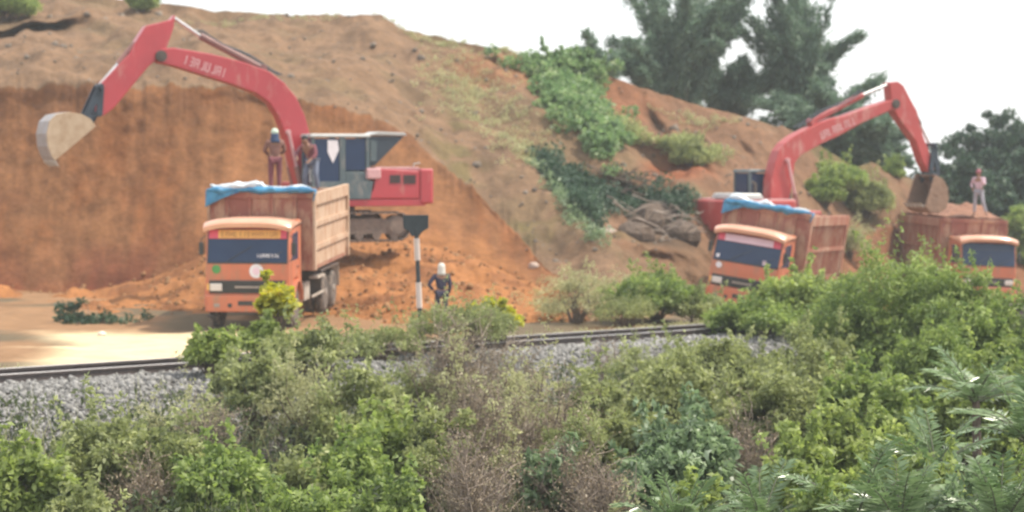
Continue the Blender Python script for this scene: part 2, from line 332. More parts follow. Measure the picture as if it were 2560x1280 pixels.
def hill_rows(px):
    R = [rowat(k, px) for k in range(5)]
    cl = smooth(-2000, -100, px) * (1 - smooth(1330, 1420, px))
    global RG2, RG4; RG2 = (rag(px, 11, 90, 8) + rag(px, 31, 24, 6) + rag(px, 37, 9, 3)) * cl; RG4 = rag(px, 13, 60, 4)
    R[1][:, 0] += rag(px, 12, 150, 10)
    return R
R = hill_rows(pxs)
toe0 = R[0].copy(); toe0[:, 0] += 45; toe0[:, 1] -= .6     # tucked under the ground sheet
strips = []; Vn = []
def gauss(px, py, cx, cy, sx, sy, rot=0):
    c, s = math.cos(math.radians(rot)), math.sin(math.radians(rot)); dx, dy = px - cx, py - cy
    u = (dx * c + dy * s) / sx; v = (-dx * s + dy * c) / sy; return np.exp(-(u * u + v * v))
def hill_point(px, seg, v):
    """px (n,), seg index per row, v in 0..1 -> screen y and depth with relief"""
    pass
allp = []; segid = []
rows_full = [toe0] + R
for k in range(5):
    a, b = rows_full[k], rows_full[k + 1]; n = 6 if k == 0 else SEG[k - 1]
    for j in range(n):
        v = j / n
        if k == 2: vv = v           # cliff
        else: vv = v
        py = a[:, 0] * (1 - vv) + b[:, 0] * vv; D = a[:, 1] * (1 - vv) + b[:, 1] * vv
        if k == 1: py += -10 * np.sin(v * math.pi) * smooth(-100, 300, pxs)
        if k == 2: py += RG2 * float(smooth(.65, 1, v))
        if k == 3: py += RG2 * (1 - float(smooth(0, .15, v)))
        if k == 4: py += RG4 * float(smooth(.7, 1, v))
        if k == 3: py += -14 * np.sin(v * math.pi) * (1 - smooth(1300, 1500, pxs)); 
        allp.append(np.stack([pxs, py, D], -1)); segid.append((k, v))
last = R[4]; last[:, 0] += RG4; allp.append(np.stack([pxs, last[:, 0], last[:, 1]], -1)); segid.append((5, 0))
for j, (dz, dd) in enumerate([(3, 1.5), (12, 4), (40, 9), (160, 22), (420, 40)]):
    allp.append(np.stack([pxs, last[:, 0] + dz, last[:, 1] + dd], -1)); segid.append((6, j))
A = np.array(allp)                                  # rows x cols x 3
PX, PY, DD = A[..., 0], A[..., 1].copy(), A[..., 2].copy()
kk = np.array([s[0] for s in segid])[:, None] * np.ones_like(PX); vvv = np.array([s[1] for s in segid])[:, None] * np.ones_like(PX)
W = Pv(PX, PY, DD)
wx, wy, wz = W[..., 0], W[..., 1], W[..., 2]
cliffcol = 1 - smooth(1340, 1440, PX)
iscl = (kk == 2) * cliffcol
edgefade = np.clip(np.minimum(vvv, 1 - vvv) * 8, 0, 1)
# relief along depth
d = np.zeros_like(PX)
d += iscl * (.26 * fbm(wx * .6, wz * .25, 0, 41, 2) + .045 * fbm(wx * 2.2, wz * .4, 0, 43, 3) + .06 * fbm(wx * 2, wz * 2, 0, 47, 3) + .55 * np.sin(vvv * math.pi)) * np.clip(vvv * 6, 0, 1) * np.clip((1 - vvv) * 14, 0.25, 1)
ist = (kk == 1) * (.24 * fbm(wx * .9, wy * .9, 0, 51, 4) + .03 * fbm(wx * 5, wy * 5, 0, 53, 3)) * edgefade
ish = ((kk == 3) | (kk == 4)) * (.42 * fbm(wx * .45 + wy * .1, wy * .22, 0, 61, 3) + .10 * fbm(wx * 1.7, wy * .9, 0, 63, 4)) * np.clip(vvv * 10 + (kk == 4), 0, 1)
right = ((kk == 2) & (PX > 1340)) * (.35 * fbm(wx * .7, wy * .7, wz, 71, 5)) * smooth(1340, 1440, PX)
# hollows and scarps on the right of the cut
hol = 3.4 * gauss(PX, PY, 1530, 490, 120, 38, 20) + 1.6 * gauss(PX, PY, 1640, 560, 90, 26, 14) + 1.3 * gauss(PX, PY, 1700, 425, 75, 36, 8) - 1.2 * gauss(PX, PY, 1660, 352, 120, 20, 14) \
    + 1.0 * gauss(PX, PY, 1640, 290, 40, 12, 45) + .9 * gauss(PX, PY, 1862, 375, 14, 44, -42) + .9 * gauss(PX, PY, 1762, 350, 14, 60, -40) - 1.0 * gauss(PX, PY, 1600, 610, 110, 22, 10) \
    + 2.4 * gauss(PX, PY, 85, 68, 115, 13, -4) - 1.3 * gauss(PX, PY, 100, 46, 100, 9, -4) + 1.0 * gauss(PX, PY, 1330, 215, 26, 12, -20) + .8 * gauss(PX, PY, 1240, 170, 40, 10, 10)
DD += d + right + hol
lift = ist + ish
W = Pv(PX, PY, DD); W[..., 2] += lift * np.where(kk >= 5, 0, 1)
# soil colours, with shade painted into hollow, ledge recess and cliff rim
c_cliff, c_top, c_tal, c_red = (.345, .205, .115), (.30, .24, .185), (.52, .295, .145), (.28, .20, .15)
KS = .76
C = np.zeros(PX.shape + (3,)) + np.array(c_top)
C = mixc(C, (0.257, 0.226, 0.164), smooth(-.1, .6, fbm(wx * .35, wy * .5, 0, 81)) * (kk >= 3) * .8)
C = mixc(C, (0.203, 0.211, 0.117), smooth(.25, .8, fbm(wx * .6, wy * .6, 0, 83)) * (kk >= 3) * smooth(1000, 1150, PX) * .8)
C = mixc(C, c_cliff, iscl)
C = mixc(C, (0.195, 0.117, 0.082), iscl * .6 * smooth(.80, .97, vvv + .05 * vn(wx * 2, wz, 0, 7)))  # painted shade band below the cliff edge
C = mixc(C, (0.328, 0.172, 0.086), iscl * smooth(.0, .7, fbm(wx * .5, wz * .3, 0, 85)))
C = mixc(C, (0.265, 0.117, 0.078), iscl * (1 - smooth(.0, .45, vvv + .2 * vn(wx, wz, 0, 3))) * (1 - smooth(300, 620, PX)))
C = mixc(C, (0.359, 0.133, 0.086), (1 - smooth(120, 330, PX)) * smooth(690, 740, PY) * (PY < 790) * (kk <= 2))
C = mixc(C, (.24, .14, .08), iscl * smooth(.0, .6, fbm(wx * 1.6, wz * .25, 0, 91, 3)) * .45)
C = mixc(C, (.36, .22, .13), iscl * smooth(.1, .7, fbm(wx * 1.4 + 9, wz * .35, 0, 93, 3)) * .5)
C = mixc(C, (.20, .165, .13), (kk >= 3) * smooth(.25, .8, fbm(wx * 1.1, wy * .5, 0, 95, 4)) * .6)
C = mixc(C, c_tal, (kk <= 1) * (1 - smooth(1380, 1470, PX)))
C = mixc(C, (0.257, 0.136, 0.078), (kk <= 1) * smooth(.1, .7, fbm(wx * .8, wy * .8, 0, 87)) * .7)
rz = smooth(1490, 1560, PX) * (kk >= 2)
C = mixc(C, c_red, rz * smooth(-.5, .4, fbm(wx * .3, wy * .4, wz * .3, 89)))
C = mixc(C, (.31, .18, .12), np.clip(gauss(PX, PY, 1560, 235, 90, 40, 30) * 1.5, 0, 1))
C = mixc(C, (0.367, 0.172, 0.105), np.clip(gauss(PX, PY, 1700, 425, 85, 38, 8) * 2 - .3, 0, 1))
C = mixc(C, (0.343, 0.226, 0.148), np.clip(gauss(PX, PY, 1250, 190, 110, 40, 15) * 1.4, 0, 1))
C = mixc(C, (0.312, 0.187, 0.125), (kk <= 2) * smooth(1700, 1900, PX))
C = mixc(C, (.07, .065, .055), np.clip(gauss(PX, PY, 1545, 490, 125, 34, 20) * 1.5 - .2, 0, 1))  # shade of the hollow painted dark into the soil colour
C = mixc(C, (.15, .115, .09), np.clip(gauss(PX, PY, 90, 66, 110, 12, -4) * 1.3 - .2, 0, 1))  # shade under the top left ledge painted into the soil
C = mixc(C, (.10, .085, .07), np.clip(gauss(PX, PY, 1660, 352, 90, 12, 14) + gauss(PX, PY, 1640, 290, 34, 11, 45) + gauss(PX, PY, 1640, 600, 90, 14, 12), 0, 1) * .8)  # darker bands at three spots on the right slope
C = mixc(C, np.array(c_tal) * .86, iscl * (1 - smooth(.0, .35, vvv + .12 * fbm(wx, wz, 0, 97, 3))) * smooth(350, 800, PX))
nr, nc = PX.shape; idx = np.arange(nr * nc).reshape(nr, nc)
Q = np.stack([idx[:-1, :-1], idx[:-1, 1:], idx[1:, 1:], idx[1:, :-1]], -1).reshape(-1, 4)
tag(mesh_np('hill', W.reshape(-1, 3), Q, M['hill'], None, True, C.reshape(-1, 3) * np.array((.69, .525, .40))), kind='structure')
HW, HPX, HPY = W, PX, PY
def hill_at(px, py):
    """nearest surface point of the hill seen in direction (px,py)"""
    j = int(np.argmin(np.abs(pxs - px))); col = HPY[:-5, j]; i = int(np.argmin(np.abs(col - py))); return HW[i, j]

# ------------------------------------------------------------------ stones and clods (uncountable)
def stones(name, pts, size, mat, seed, label, cat):
    rng = np.random.default_rng(seed); n = len(pts)
    cube = np.array([(-1, -1, -1), (1, -1, -1), (1, 1, -1), (-1, 1, -1), (-1, -1, 1), (1, -1, 1), (1, 1, 1), (-1, 1, 1)], float) * .5
    V = cube[None] * (1 + rng.uniform(-.45, .35, (n, 8, 3)))
    q = rng.normal(size=(n, 4)); q /= np.linalg.norm(q, axis=1)[:, None]; a, b, c, e = q.T
    Rm = np.stack([1 - 2 * (c * c + e * e), 2 * (b * c - a * e), 2 * (b * e + a * c), 2 * (b * c + a * e), 1 - 2 * (b * b + e * e), 2 * (c * e - a * b), 2 * (b * e - a * c), 2 * (c * e + a * b), 1 - 2 * (b * b + c * c)], -1).reshape(n, 3, 3)
    V = np.einsum('nij,nkj->nki', Rm, V * (size * (.45 + rng.exponential(.45, n).clip(0, 2.2)))[:, None, None]) + pts[:, None]
    Fq = np.array([(0, 3, 2, 1), (4, 5, 6, 7), (0, 1, 5, 4), (1, 2, 6, 5), (2, 3, 7, 6), (3, 0, 4, 7)])
    Fa = (np.arange(n)[:, None, None] * 8 + Fq[None]).reshape(-1, 4)
    return tag(mesh_np(name, V.reshape(-1, 3), Fa, mat), label, cat, kind='stuff')
rng = np.random.default_rng(5)
n = 85000; t = rng.uniform(-6, 24, n); dd = rng.triangular(-1.9, 1.2, 5.2, n)
x = A0[0] + t * TD[0] + dd * ND[0]; y = A0[1] + t * TD[1] + dd * ND[1]
pts = np.stack([x, y, ground_z(x, y) + .015], -1)
keep = ~((np.abs(dd) < .06) | (np.abs(dd + 1.07) < .06)); stones('ballast', pts[keep], .038, M['ballast'], 6, 'grey crushed stone ballast banked below the railway line', 'ballast')
sel = [(p, q) for p, q in zip(rng.uniform(-20, 1500, 3200), rng.uniform(590, 810, 3200))]
pts = np.array([hill_at(p, q) for p, q in sel if q > np.interp(p, cx_, ROWS[1][:, 0]) - 5])
stones('soil_clods', pts + rng.normal(0, .12, pts.shape) * (1, 1, .1), .06, M['clod'], 7, 'loose orange clods scattered over the heaped dirt', 'soil clods')
sel = [(p, q) for p, q in zip(rng.uniform(0, 2200, 1500), rng.uniform(10, 640, 1500))]
pts = np.array([hill_at(p, q) for p, q in sel if q < np.interp(p, cx_, ROWS[2][:, 0]) and q > np.interp(p, cx_, ROWS[4][:, 0])])
stones('hillside_clods', pts + rng.normal(0, .1, pts.shape) * (1, 1, .1), .09, islandmat('hill clods', (.15, .12, .095), (.22, .18, .145)), 8, 'small grey brown clods lying on the upper hillside', 'soil clods')

# ------------------------------------------------------------------ rails and sign
RP = [(-.065, 0), (.065, 0), (.065, .014), (.012, .03), (.012, .105), (.034, .118), (.034, .150), (-.034, .150), (-.034, .118), (-.012, .105), (-.012, .03), (-.065, .014)]
for off, lab in ((0, 'rusty steel rail nearest the camera along the ballast edge'), (-1.1, 'farther steel rail behind the near one, beside the dirt')):
    mb = MB(); o0 = (A0[0] + ND[0] * off, A0[1] + ND[1] * off)
    V = []; prof = RP
    for tt in (-22, 46):
        c = (o0[0] + TD[0] * tt, o0[1] + TD[1] * tt)
        V += [(c[0] + ND[0] * p[0], c[1] + ND[1] * p[0], .17 + p[1] * 1.15) for p in prof]
    n = len(prof); mb.add(V, [tuple(range(n)), tuple(range(n, 2 * n))[::-1]] + [(i, (i + 1) % n, n + (i + 1) % n, n + i) for i in range(n)])
    r = mb.build('rail', M['rail']); tag(r, lab, 'rail', 'rails of the railway line')
    hd = MB(); V = []
    for tt in (-22, 46):
        c = (o0[0] + TD[0] * tt, o0[1] + TD[1] * tt)
        V += [(c[0] + ND[0] * p[0], c[1] + ND[1] * p[0], .17 + p[1]) for p in ((-.032, .1735), (.032, .1735), (.028, .181), (-.028, .181))]
    hd.add(V, [(0, 1, 2, 3), (7, 6, 5, 4), (0, 4, 5, 1), (1, 5, 6, 2), (2, 6, 7, 3), (3, 7, 4, 0)]); hd.build('rail_head', M['railtop'], r)

sp = P(1050, 800, 50.5); sp[2] = ground_z(sp[0], sp[1])
sg = empty('railway_sign', tuple(sp)); tag(sg, 'black railway board on a black and white banded post beside the dirt heap', 'sign')
k = 50.5 / F
def zy(py): return (HZ - py) * k + HC - sp[2]
bands = [(572, 596, 'signb', .046), (596, 651, 'signw', .062), (651, 706, 'signb', .046), (706, 770, 'signw', .062), (770, 812, 'signb', .046)]
for a, b, mm, r in bands:
    mb = MB(); lean = lambda py: (py - 800) * -.03 * k * -1
    mb.tube([(-(800 - b) * .04 * k, 0, zy(b)), (-(800 - a) * .04 * k, 0, zy(a))], r, 12); mb.build('post_band', M[mm], sg, .006)
bw = 31 * k
mb = MB().prism([(-bw - .02, zy(537)), (bw, zy(537)), (bw, zy(570)), (bw * .55, zy(578)), (.06, zy(590)), (-.1, zy(590)), (-bw * .55, zy(578)), (-bw, zy(570))], -.03, .0)
bd = mb.build('board', M['signb'], sg, .006); bd.location.x = -(800 - 560) * .04 * k
mb = MB().box(-bw * .7, bw * .7, .0, .03, zy(548), zy(552)).box(-bw * .7, bw * .7, .0, .03, zy(562), zy(566)); mb.build('bracket', M['frame'], sg).location.x = bd.location.x

# ------------------------------------------------------------------ trucks
def wheel(parent, x, y, r=.5, wid=.28, side=1):
    mb = MB().lathe([(-wid / 2, r * .62), (-wid / 2 - .0, r * .86), (-wid / 2 + .04, r * .97), (-wid * .25, r), (wid * .25, r), (wid / 2 - .04, r * .97), (wid / 2, r * .86), (wid / 2, r * .62)], (0, 0, 0), 'x', 28)
    for i in range(28):
        a = 2 * math.pi * i / 28; c, s = math.cos(a), math.sin(a)
        Mx = Matrix.Rotation(a, 4, 'X'); b = MB().box(-wid / 2 + .03, wid / 2 - .03, -.022, .022, r - .01, r + .018); b.xf(Mx); mb.add(b.v, b.f)
    o = mb.build('wheel', M['tyre'], parent); o.location = (x, y, r)
    rb = MB().lathe([(-.02, r * .61), (side * (wid / 2 - .03), r * .60), (side * (wid / 2 - .02), r * .5), (side * (wid / 2 - .12), r * .42), (side * (wid / 2 - .12), r * .22), (side * (wid / 2 + .02), r * .2), (side * (wid / 2 + .03), r * .05)], (0, 0, 0), 'x', 20)
    for i in range(8):
        a = 2 * math.pi * i / 8; rb.box(-.02 + side * (wid / 2 - .10), .02 + side * (wid / 2 - .10), r * .31 * math.cos(a) - .015, r * .31 * math.cos(a) + .015, r * .31 * math.sin(a) - .015, r * .31 * math.sin(a) + .015)
    rb.build('rim', M['rim'], o); return o
def glyphs(mb, x0, x1, y, z0, z1, n, seed, th=.006, slant=0):
    """a row of blocky, unreadable letter strokes on the plane y"""
    rr = random.Random(seed); wd = (x1 - x0) / n; s = wd * .2
    for i in range(n):
        a = x0 + i * wd + wd * .08; b = a + wd * .78; zm = (z0 + z1) / 2
        ch = rr.choice(['H', 'E', 'A', 'I', 'U', 'L', 'N'])
        if ch in 'HEAULN': mb.box(a, a + s, y - th, y, z0, z1)
        if ch in 'HAUN': mb.box(b - s, b, y - th, y, z0, z1)
        if ch in 'HAE': mb.box(a + s, b - s, y - th, y, zm - s / 2, zm + s / 2)
        if ch in 'EAN': mb.box(a + s, b - s, y - th, y, z1 - s, z1)
        if ch in 'EUL': mb.box(a + s, b - s, y - th, y, z0, z0 + s)
        if ch == 'I': mb.box((a + b) / 2 - s / 2, (a + b) / 2 + s / 2, y - th, y, z0, z1)
def truck(loc, rot, label, style):
    g = empty('dump_truck', loc, rot); tag(g, label, 'dump truck', 'orange tipper trucks being loaded')
    hw = 1.03
    prof = [(0, .86), (0, 1.62), (.17, 2.46), (.30, 2.56), (1.62, 2.60), (1.62, .62), (1.28, .62), (1.22, 1.02), (1.05, 1.18), (.55, 1.18), (.38, 1.02), (.32, .62), (.05, .62)]
    cab = MB().prism(prof, -hw, hw, 'x').build('cab', M['orange'], g, .045, seg=3)
    rk = math.atan2(.17, .84)
    def onglass(z): return (z - 1.62) * math.tan(rk)
    def gl(z0, z1, x0, x1, th, mat, name, par, bev=.0):
        y0, y1 = onglass(z0), onglass(z1)
        return MB().prism([(y0 - th, z0), (y0 + .02, z0), (y1 + .02, z1), (y1 - th, z1)], x0, x1, 'x').build(name, mat, par, bev)
    gl(1.605, 2.44, -.985, .985, .012, M['black'], 'windshield_seal', cab, .008)
    gl(1.64, 2.19, -.955, .955, .020, M['glass'], 'windshield', cab, .01)
    # side windows, doors
    for s in (-1, 1):
        d = MB().prism([(.20, .66), (.20, 1.60), (.33, 2.36), (1.12, 2.40), (1.12, 1.22), (1.0, 1.24), (.5, 1.24), (.34, 1.06), (.30, .66)], s * hw, s * (hw + .014), 'x').build('door', M['orange'], cab, .004)
        MB().prism([(.27, 1.66), (.36, 2.30), (1.06, 2.33), (1.06, 1.66)], s * (hw + .010), s * (hw + .022), 'x').build('side_window', M['glass'], cab, .004)
        MB().box(s * (hw + .012) - .0, s * (hw + .045), .93, 1.06, 1.46, 1.49).build('door_handle', M['black'], d)
        # mirror on a bracket
        m = MB().tube([(s * hw, .10, 2.28), (s * (hw + .10), .06, 2.20), (s * (hw + .10), .06, 1.78), (s * hw, .06, 1.66)], .012, 6).build('mirror_arm', M['black'], g)
        MB().box(s * (hw + .10) - .06, s * (hw + .10) + .06, .03, .07, 1.82, 2.12).build('mirror', M['black'], m, .015)
        # wheel arch flare and step
        arc = [(.80 + .60 * math.cos(a), .52 + .66 * math.sin(a)) for a in np.linspace(.15, math.pi - .15, 12)]
        arci = [(.80 + .54 * math.cos(a), .52 + .60 * math.sin(a)) for a in np.linspace(math.pi - .15, .15, 12)]
        MB().prism(arc + arci, s * (hw - .2), s * (hw + .09), 'x').build('wheel_arch', M['orange'], g, .006)
        MB().box(min(s * .78, s * 1.06), max(s * .78, s * 1.06), .04, .30, .46, .52).box(min(s * .8, s * 1.04), max(s * .8, s * 1.04), .06, .28, .3, .34).build('step', M['frame'], g, .008)
    # roof cap with overhanging brow, arched across the width
    V = []; Fs = []; N = 22
    sec = [(-.10, -.13), (-.13, -.02), (-.02, .075), (.28, .10), (1.0, .07), (1.60, .02), (1.60, -.03), (.18, -.13)]
    for i in range(N + 1):
        u = -1 + 2 * i / N; x = u * (hw + .045); arch = -.13 * abs(u) ** 3.2; fy = .12 * abs(u) ** 4
        for q, (yy, zz) in enumerate(sec): V.append((x, yy + (fy if q < 3 else 0), 2.62 + zz + arch * (1 if q < 6 else .35)))
    m_ = len(sec)
    for i in range(N):
        for q in range(m_): Fs.append((i * m_ + q, (i + 1) * m_ + q, (i + 1) * m_ + (q + 1) % m_, i * m_ + (q + 1) % m_))
    Fs += [tuple(range(m_)), tuple(N * m_ + q for q in range(m_))[::-1]]
    MB().add(V, Fs).build('roof_cap', M['roof_highlight'], cab, .01, True)
    # banner
    if style == 1:
        b = gl(2.205, 2.42, -.955, .955, .024, M['pinkred'], 'banner', cab); gl(2.215, 2.41, -.72, .80, .030, M['yellow'], 'banner_strip', b)
        mb = MB(); glyphs(mb, -.66, .74, 0, 2.25, 2.375, 13, 4); 
        mb.v = [(p[0], p[1] + onglass(p[2]) - .031, p[2]) for p in mb.v]; mb.build('lettering', M['ochre'], b)
        mb = MB(); glyphs(mb, .22, .80, 0, 1.76, 1.84, 8, 9); mb.v = [(p[0], p[1] + onglass(p[2]) - .022, p[2]) for p in mb.v]; mb.build('windshield_lettering', M['white'], cab)
        MB().lathe([(-.012, .105), (0, .105)], (-.76, 0, 1.47), 'y', 20).build('round_sticker', M['green'], cab)
        st = MB().lathe([(-.012, .17), (0, .17)], (.22, 0, 1.43), 'y', 24).build('round_emblem', M['white'], cab)
        MB().lathe([(-.016, .09), (-.011, .09)], (.22, 0, 1.43), 'y', 20).build('emblem_center', M['pink'], cab)
    elif style == 2:
        b = gl(2.205, 2.42, -.955, .955, .024, M['pinkred'], 'banner', cab); gl(2.212, 2.413, -.74, .72, .030, M['pink'], 'banner_strip', b)
        MB().lathe([(-.012, .09), (0, .09)], (-.78, 0, 1.48), 'y', 20).build('round_sticker', M['white'], cab)
        gl(1.70, 1.80, -.90, -.80, .026, M['white'], 'windshield_sticker', cab); gl(1.68, 1.80, .50, .62, .024, M['pink'], 'windshield_decal', cab)
    else:
        gl(2.205, 2.42, -.955, .955, .024, M['glass'], 'windshield_top', cab)
    MB().tube([(-.5, -.03, 1.66), (.1, .05, 2.02)], .008, 5).tube([(.35, -.03, 1.66), (.85, .03, 1.9)], .008, 5).build('wiper', M['black'], cab)
    # grille, lamps, bumper
    gr = MB().box(-.93, .93, -.035, .02, .89, 1.20)
    for i in range(5): gr.box(-.58, .58, -.055, -.035, .93 + i * .05, .95 + i * .05)
    gr = gr.build('grille', M['black'], g, .006)
    MB().box(-.30, .30, -.065, -.055, 1.02, 1.07).build('grille_badge', M['rim'], gr)
    for s in (-1, 1):
        h = MB().box(s * .76 - .15, s * .76 + .15, -.075, -.035, .95, 1.13).build('headlight', M['lamp'], g, .02)
        MB().box(s * .955 - .03, s * .955 + .03, -.07, -.03, .97, 1.12).build('indicator', M['yellow'], g, .008)
    bp = MB().prism([(-1.05, .10), (-1.04, -.03), (-.96, -.08), (.96, -.08), (1.04, -.03), (1.05, .10), (.9, .2), (-.9, .2)], .44, .85, 'z').build('bumper', M['orange'], g, .03, seg=3)
    for s in (-1, 1): MB().lathe([(-.015, .055), (.0, .055)], (s * .42, -.082, .60), 'y', 14).build('tow_hole', M['black'], bp)
    MB().box(-.22, .14, -.098, -.078, .60, .71).build('number_plate', M['black'], bp, .004)
    for s in (-1, 1): MB().box(s * .74 - .07, s * .74 + .07, -.095, -.078, .56, .64).build('fog_light', M['rim'], bp, .01)
    # chassis
    ch = MB().box(-.42, -.34, .2, 6.95, .72, .95).box(.34, .42, .2, 6.95, .72, .95)
    for yy in (.8, 2.4, 3.6, 4.6, 5.9, 6.8): ch.box(-.34, .34, yy - .05, yy + .05, .74, .92)
    for yy in (.8, 4.75, 6.05): ch.tube([(-.95, yy, .5), (.95, yy, .5)], .08, 10)
    ch.lathe([(-.12, .05), (-.1, .17), (.1, .17), (.12, .05)], (0, 4.75, .5), 'y', 14).lathe([(-.12, .05), (-.1, .17), (.1, .17), (.12, .05)], (0, 6.05, .5), 'y', 14)
    ch.build('chassis', M['frame'], g, .006)
    MB().box(-.30, .30, .35, 1.3, .55, 1.1).build('engine', M['frame'], g, .03)
    tk = MB().lathe([(0, .25), (.02, .29), (.93, .29), (.95, .25)], (-.78, 2.25, .72), 'y', 18).build('fuel_tank', M['mud'], g)
    MB().box(.55, 1.0, 2.2, 2.95, .50, .95).build('battery_box', M['mud'], g, .02)
    for s in (-1, 1):
        wheel(g, s * .90, .80, .5, .27, s)
        for yy in (4.75, 6.05): wheel(g, s * .97, yy, .5, .25, s); wheel(g, s * .68, yy, .5, .25, s)
        f = MB().prism([(4.05, 1.06), (4.08, 1.14), (6.72, 1.14), (6.78, .95), (6.82, .5), (6.80, .5), (6.74, .95), (6.68, 1.10), (4.10, 1.10), (4.06, 1.02)], s * .56, s * 1.12, 'x').build('rear_mudguard', M['mud'], g, .006)
        MB().box(min(s * .56, s * 1.12), max(s * .56, s * 1.12), 3.98, 4.00, .42, 1.12).build('mud_flap', M['frame'], g)
        MB().box(min(s * .98, s * 1.22), max(s * .98, s * 1.22), 2.95, 3.95, 1.0, 1.06).box(min(s * 1.16, s * 1.20), max(s * 1.16, s * 1.20), 2.2, 3.95, .58, .64).build('side_guard', M['mud'], g, .006)
    # tipper body
    W2 = 1.29 if style != 3 else 1.2; y0, y1, z0, z1 = 1.78, 7.08, 1.30, 3.22
    fm = M['bed']; sm = M['bed_sunlit'] if style == 1 else M['bedred']
    body = empty('bed_root') ; bpy.data.objects.remove(body)
    bd = MB().box(-W2, W2, y0, y1, z0, z0 + .10)
    bd.box(-W2, W2, y0, y0 + .06, z0 + .10, z1)
    for xx in (-.85, -.28, .28, .85): bd.box(xx - .04, xx + .04, y0 - .05, y0, z0 + .1, z1 - .12)
    bd.box(-W2 - .03, W2 + .03, y0 - .06, y0 + .0, z1 - .12, z1 + .03)
    bed = bd.build('tipper_body', fm, g, .01)
    for s in (-1, 1):
        X0, X1 = min(s * W2, s * (W2 - .05)), max(s * W2, s * (W2 - .05))
        sb = MB().prism([(y0 + .06, z0 + .10), (y1 - .05, z0 + .10), (y1 - .05, z1), (y0 + .06, z1)], X0, X1, 'x')
        sb.box(*sorted((s * (W2 + .001), s * (W2 + .07))), y0 + .0, y1, z1 - .30, z1)
        sb.box(*sorted((s * (W2 + .001), s * (W2 + .075))), y0 - .02, y0 + .16, z0 + .0, z1 - .30)
        sb.box(*sorted((s * (W2 + .001), s * (W2 + .075))), y1 - .16, y1, z0 + .0, z1 - .30)
        if style == 1:
            for zz in (1.80, 2.38): sb.box(*sorted((s * (W2 + .001), s * (W2 + .06))), y0 + .16, y1 - .16, zz, zz + .13)
        else:
            sb.box(*sorted((s * (W2 + .001), s * (W2 + .06))), y0 + .16, y1 - .16, 2.12, 2.24)
            for i in range(13):
                yy = y0 + .3 + i * (y1 - y0 - .6) / 12
                for za, zb in ((z0 + .1, 2.12), (2.24, z1 - .30)): sb.box(*sorted((s * (W2 + .001), s * (W2 + .05))), yy - .045, yy + .045, za, zb)
        sb.build('side_board', sm, g, .008)
    MB().box(-W2, W2, y1 - .05, y1, z0 + .1, z1 - .1).build('tailgate', sm, g, .008)
    MB().box(-.55, -.45, y0, y1, z0 - .2, z0 - .002).box(.45, .55, y0, y1, z0 - .2, z0 - .002).build('body_subframe', M['frame'], g)
    return g
T1 = truck(tuple(P(620, 825, 58)), (math.radians(2.0), 0, -math.radians(5.2)), 'orange tipper truck with yellow windshield banner and sun toned side boards, foremost at left', 1)
T2 = truck(tuple(P(1842, 797, 70)), (math.radians(-1.0), math.radians(8.5), -math.radians(20)), 'orange tipper truck tilted sideways with pale lilac windshield banner, in the middle', 2)
T3 = truck(tuple(P(2466, 778, 86)), (math.radians(.5), math.radians(2.5), math.radians(8)), 'orange tipper truck with a plain dark windshield, half hidden behind bushes at right', 3)

def wld(g, p):
    return Matrix.LocRotScale(g.location, g.rotation_euler, None) @ Vector(p)
def soil_heap(g, z, hgt, W2, label, peak=(0, 4), seed=1):
    u = np.linspace(-W2 + .07, W2 - .07, 34); v = np.linspace(1.86, 7.0, 60); U, Vv = np.meshgrid(u, v)
    e = np.clip((W2 - np.abs(U)) / .7, 0, 1) * np.clip((Vv - 1.84) / .8, 0, 1) * np.clip((7.05 - Vv) / .8, 0, 1)
    H = z + hgt * e * (.55 + .45 * np.exp(-((U - peak[0]) ** 2 / .8 + (Vv - peak[1]) ** 2 / 2.5))) + .10 * fbm(U * 2.2, Vv * 2.2, 0, seed) * e + .03 * fbm(U * 8, Vv * 8, 0, seed + 3)
    idx = np.arange(U.size).reshape(U.shape); Q = np.stack([idx[:-1, :-1], idx[:-1, 1:], idx[1:, 1:], idx[1:, :-1]], -1).reshape(-1, 4)
    top = np.stack([U, Vv, H], -1).reshape(-1, 3); n = len(top); bot = top.copy(); bot[:, 2] = 1.45
    ring = list(idx[0, :]) + list(idx[1:, -1]) + list(idx[-1, -2::-1]) + list(idx[-2:0:-1, 0])
    S = np.array([(ring[i], ring[(i + 1) % len(ring)], n + ring[(i + 1) % len(ring)], n + ring[i]) for i in range(len(ring))])
    o = mesh_np('soil_load', np.concatenate([top, bot]), np.concatenate([Q, S, Q[:, ::-1] + n]), M['soil'], None, True)
    o.location = g.location; o.rotation_euler = g.rotation_euler
    tag(o, label, 'soil heap', 'soil loads in the tipper bodies')
soil_heap(T1, 3.0, .2, 1.29, 'soil load level with the rim in the truck with the yellow banner', (0, 3), 3)
soil_heap(T2, 2.9, .2, 1.29, 'soil load inside the tilted truck under the blue tarpaulin', (0, 4), 5)
soil_heap(T3, 3.30, .42, 1.2, 'reddish soil heaped above the rim of the right hand truck', (-.2, 2.9), 7)

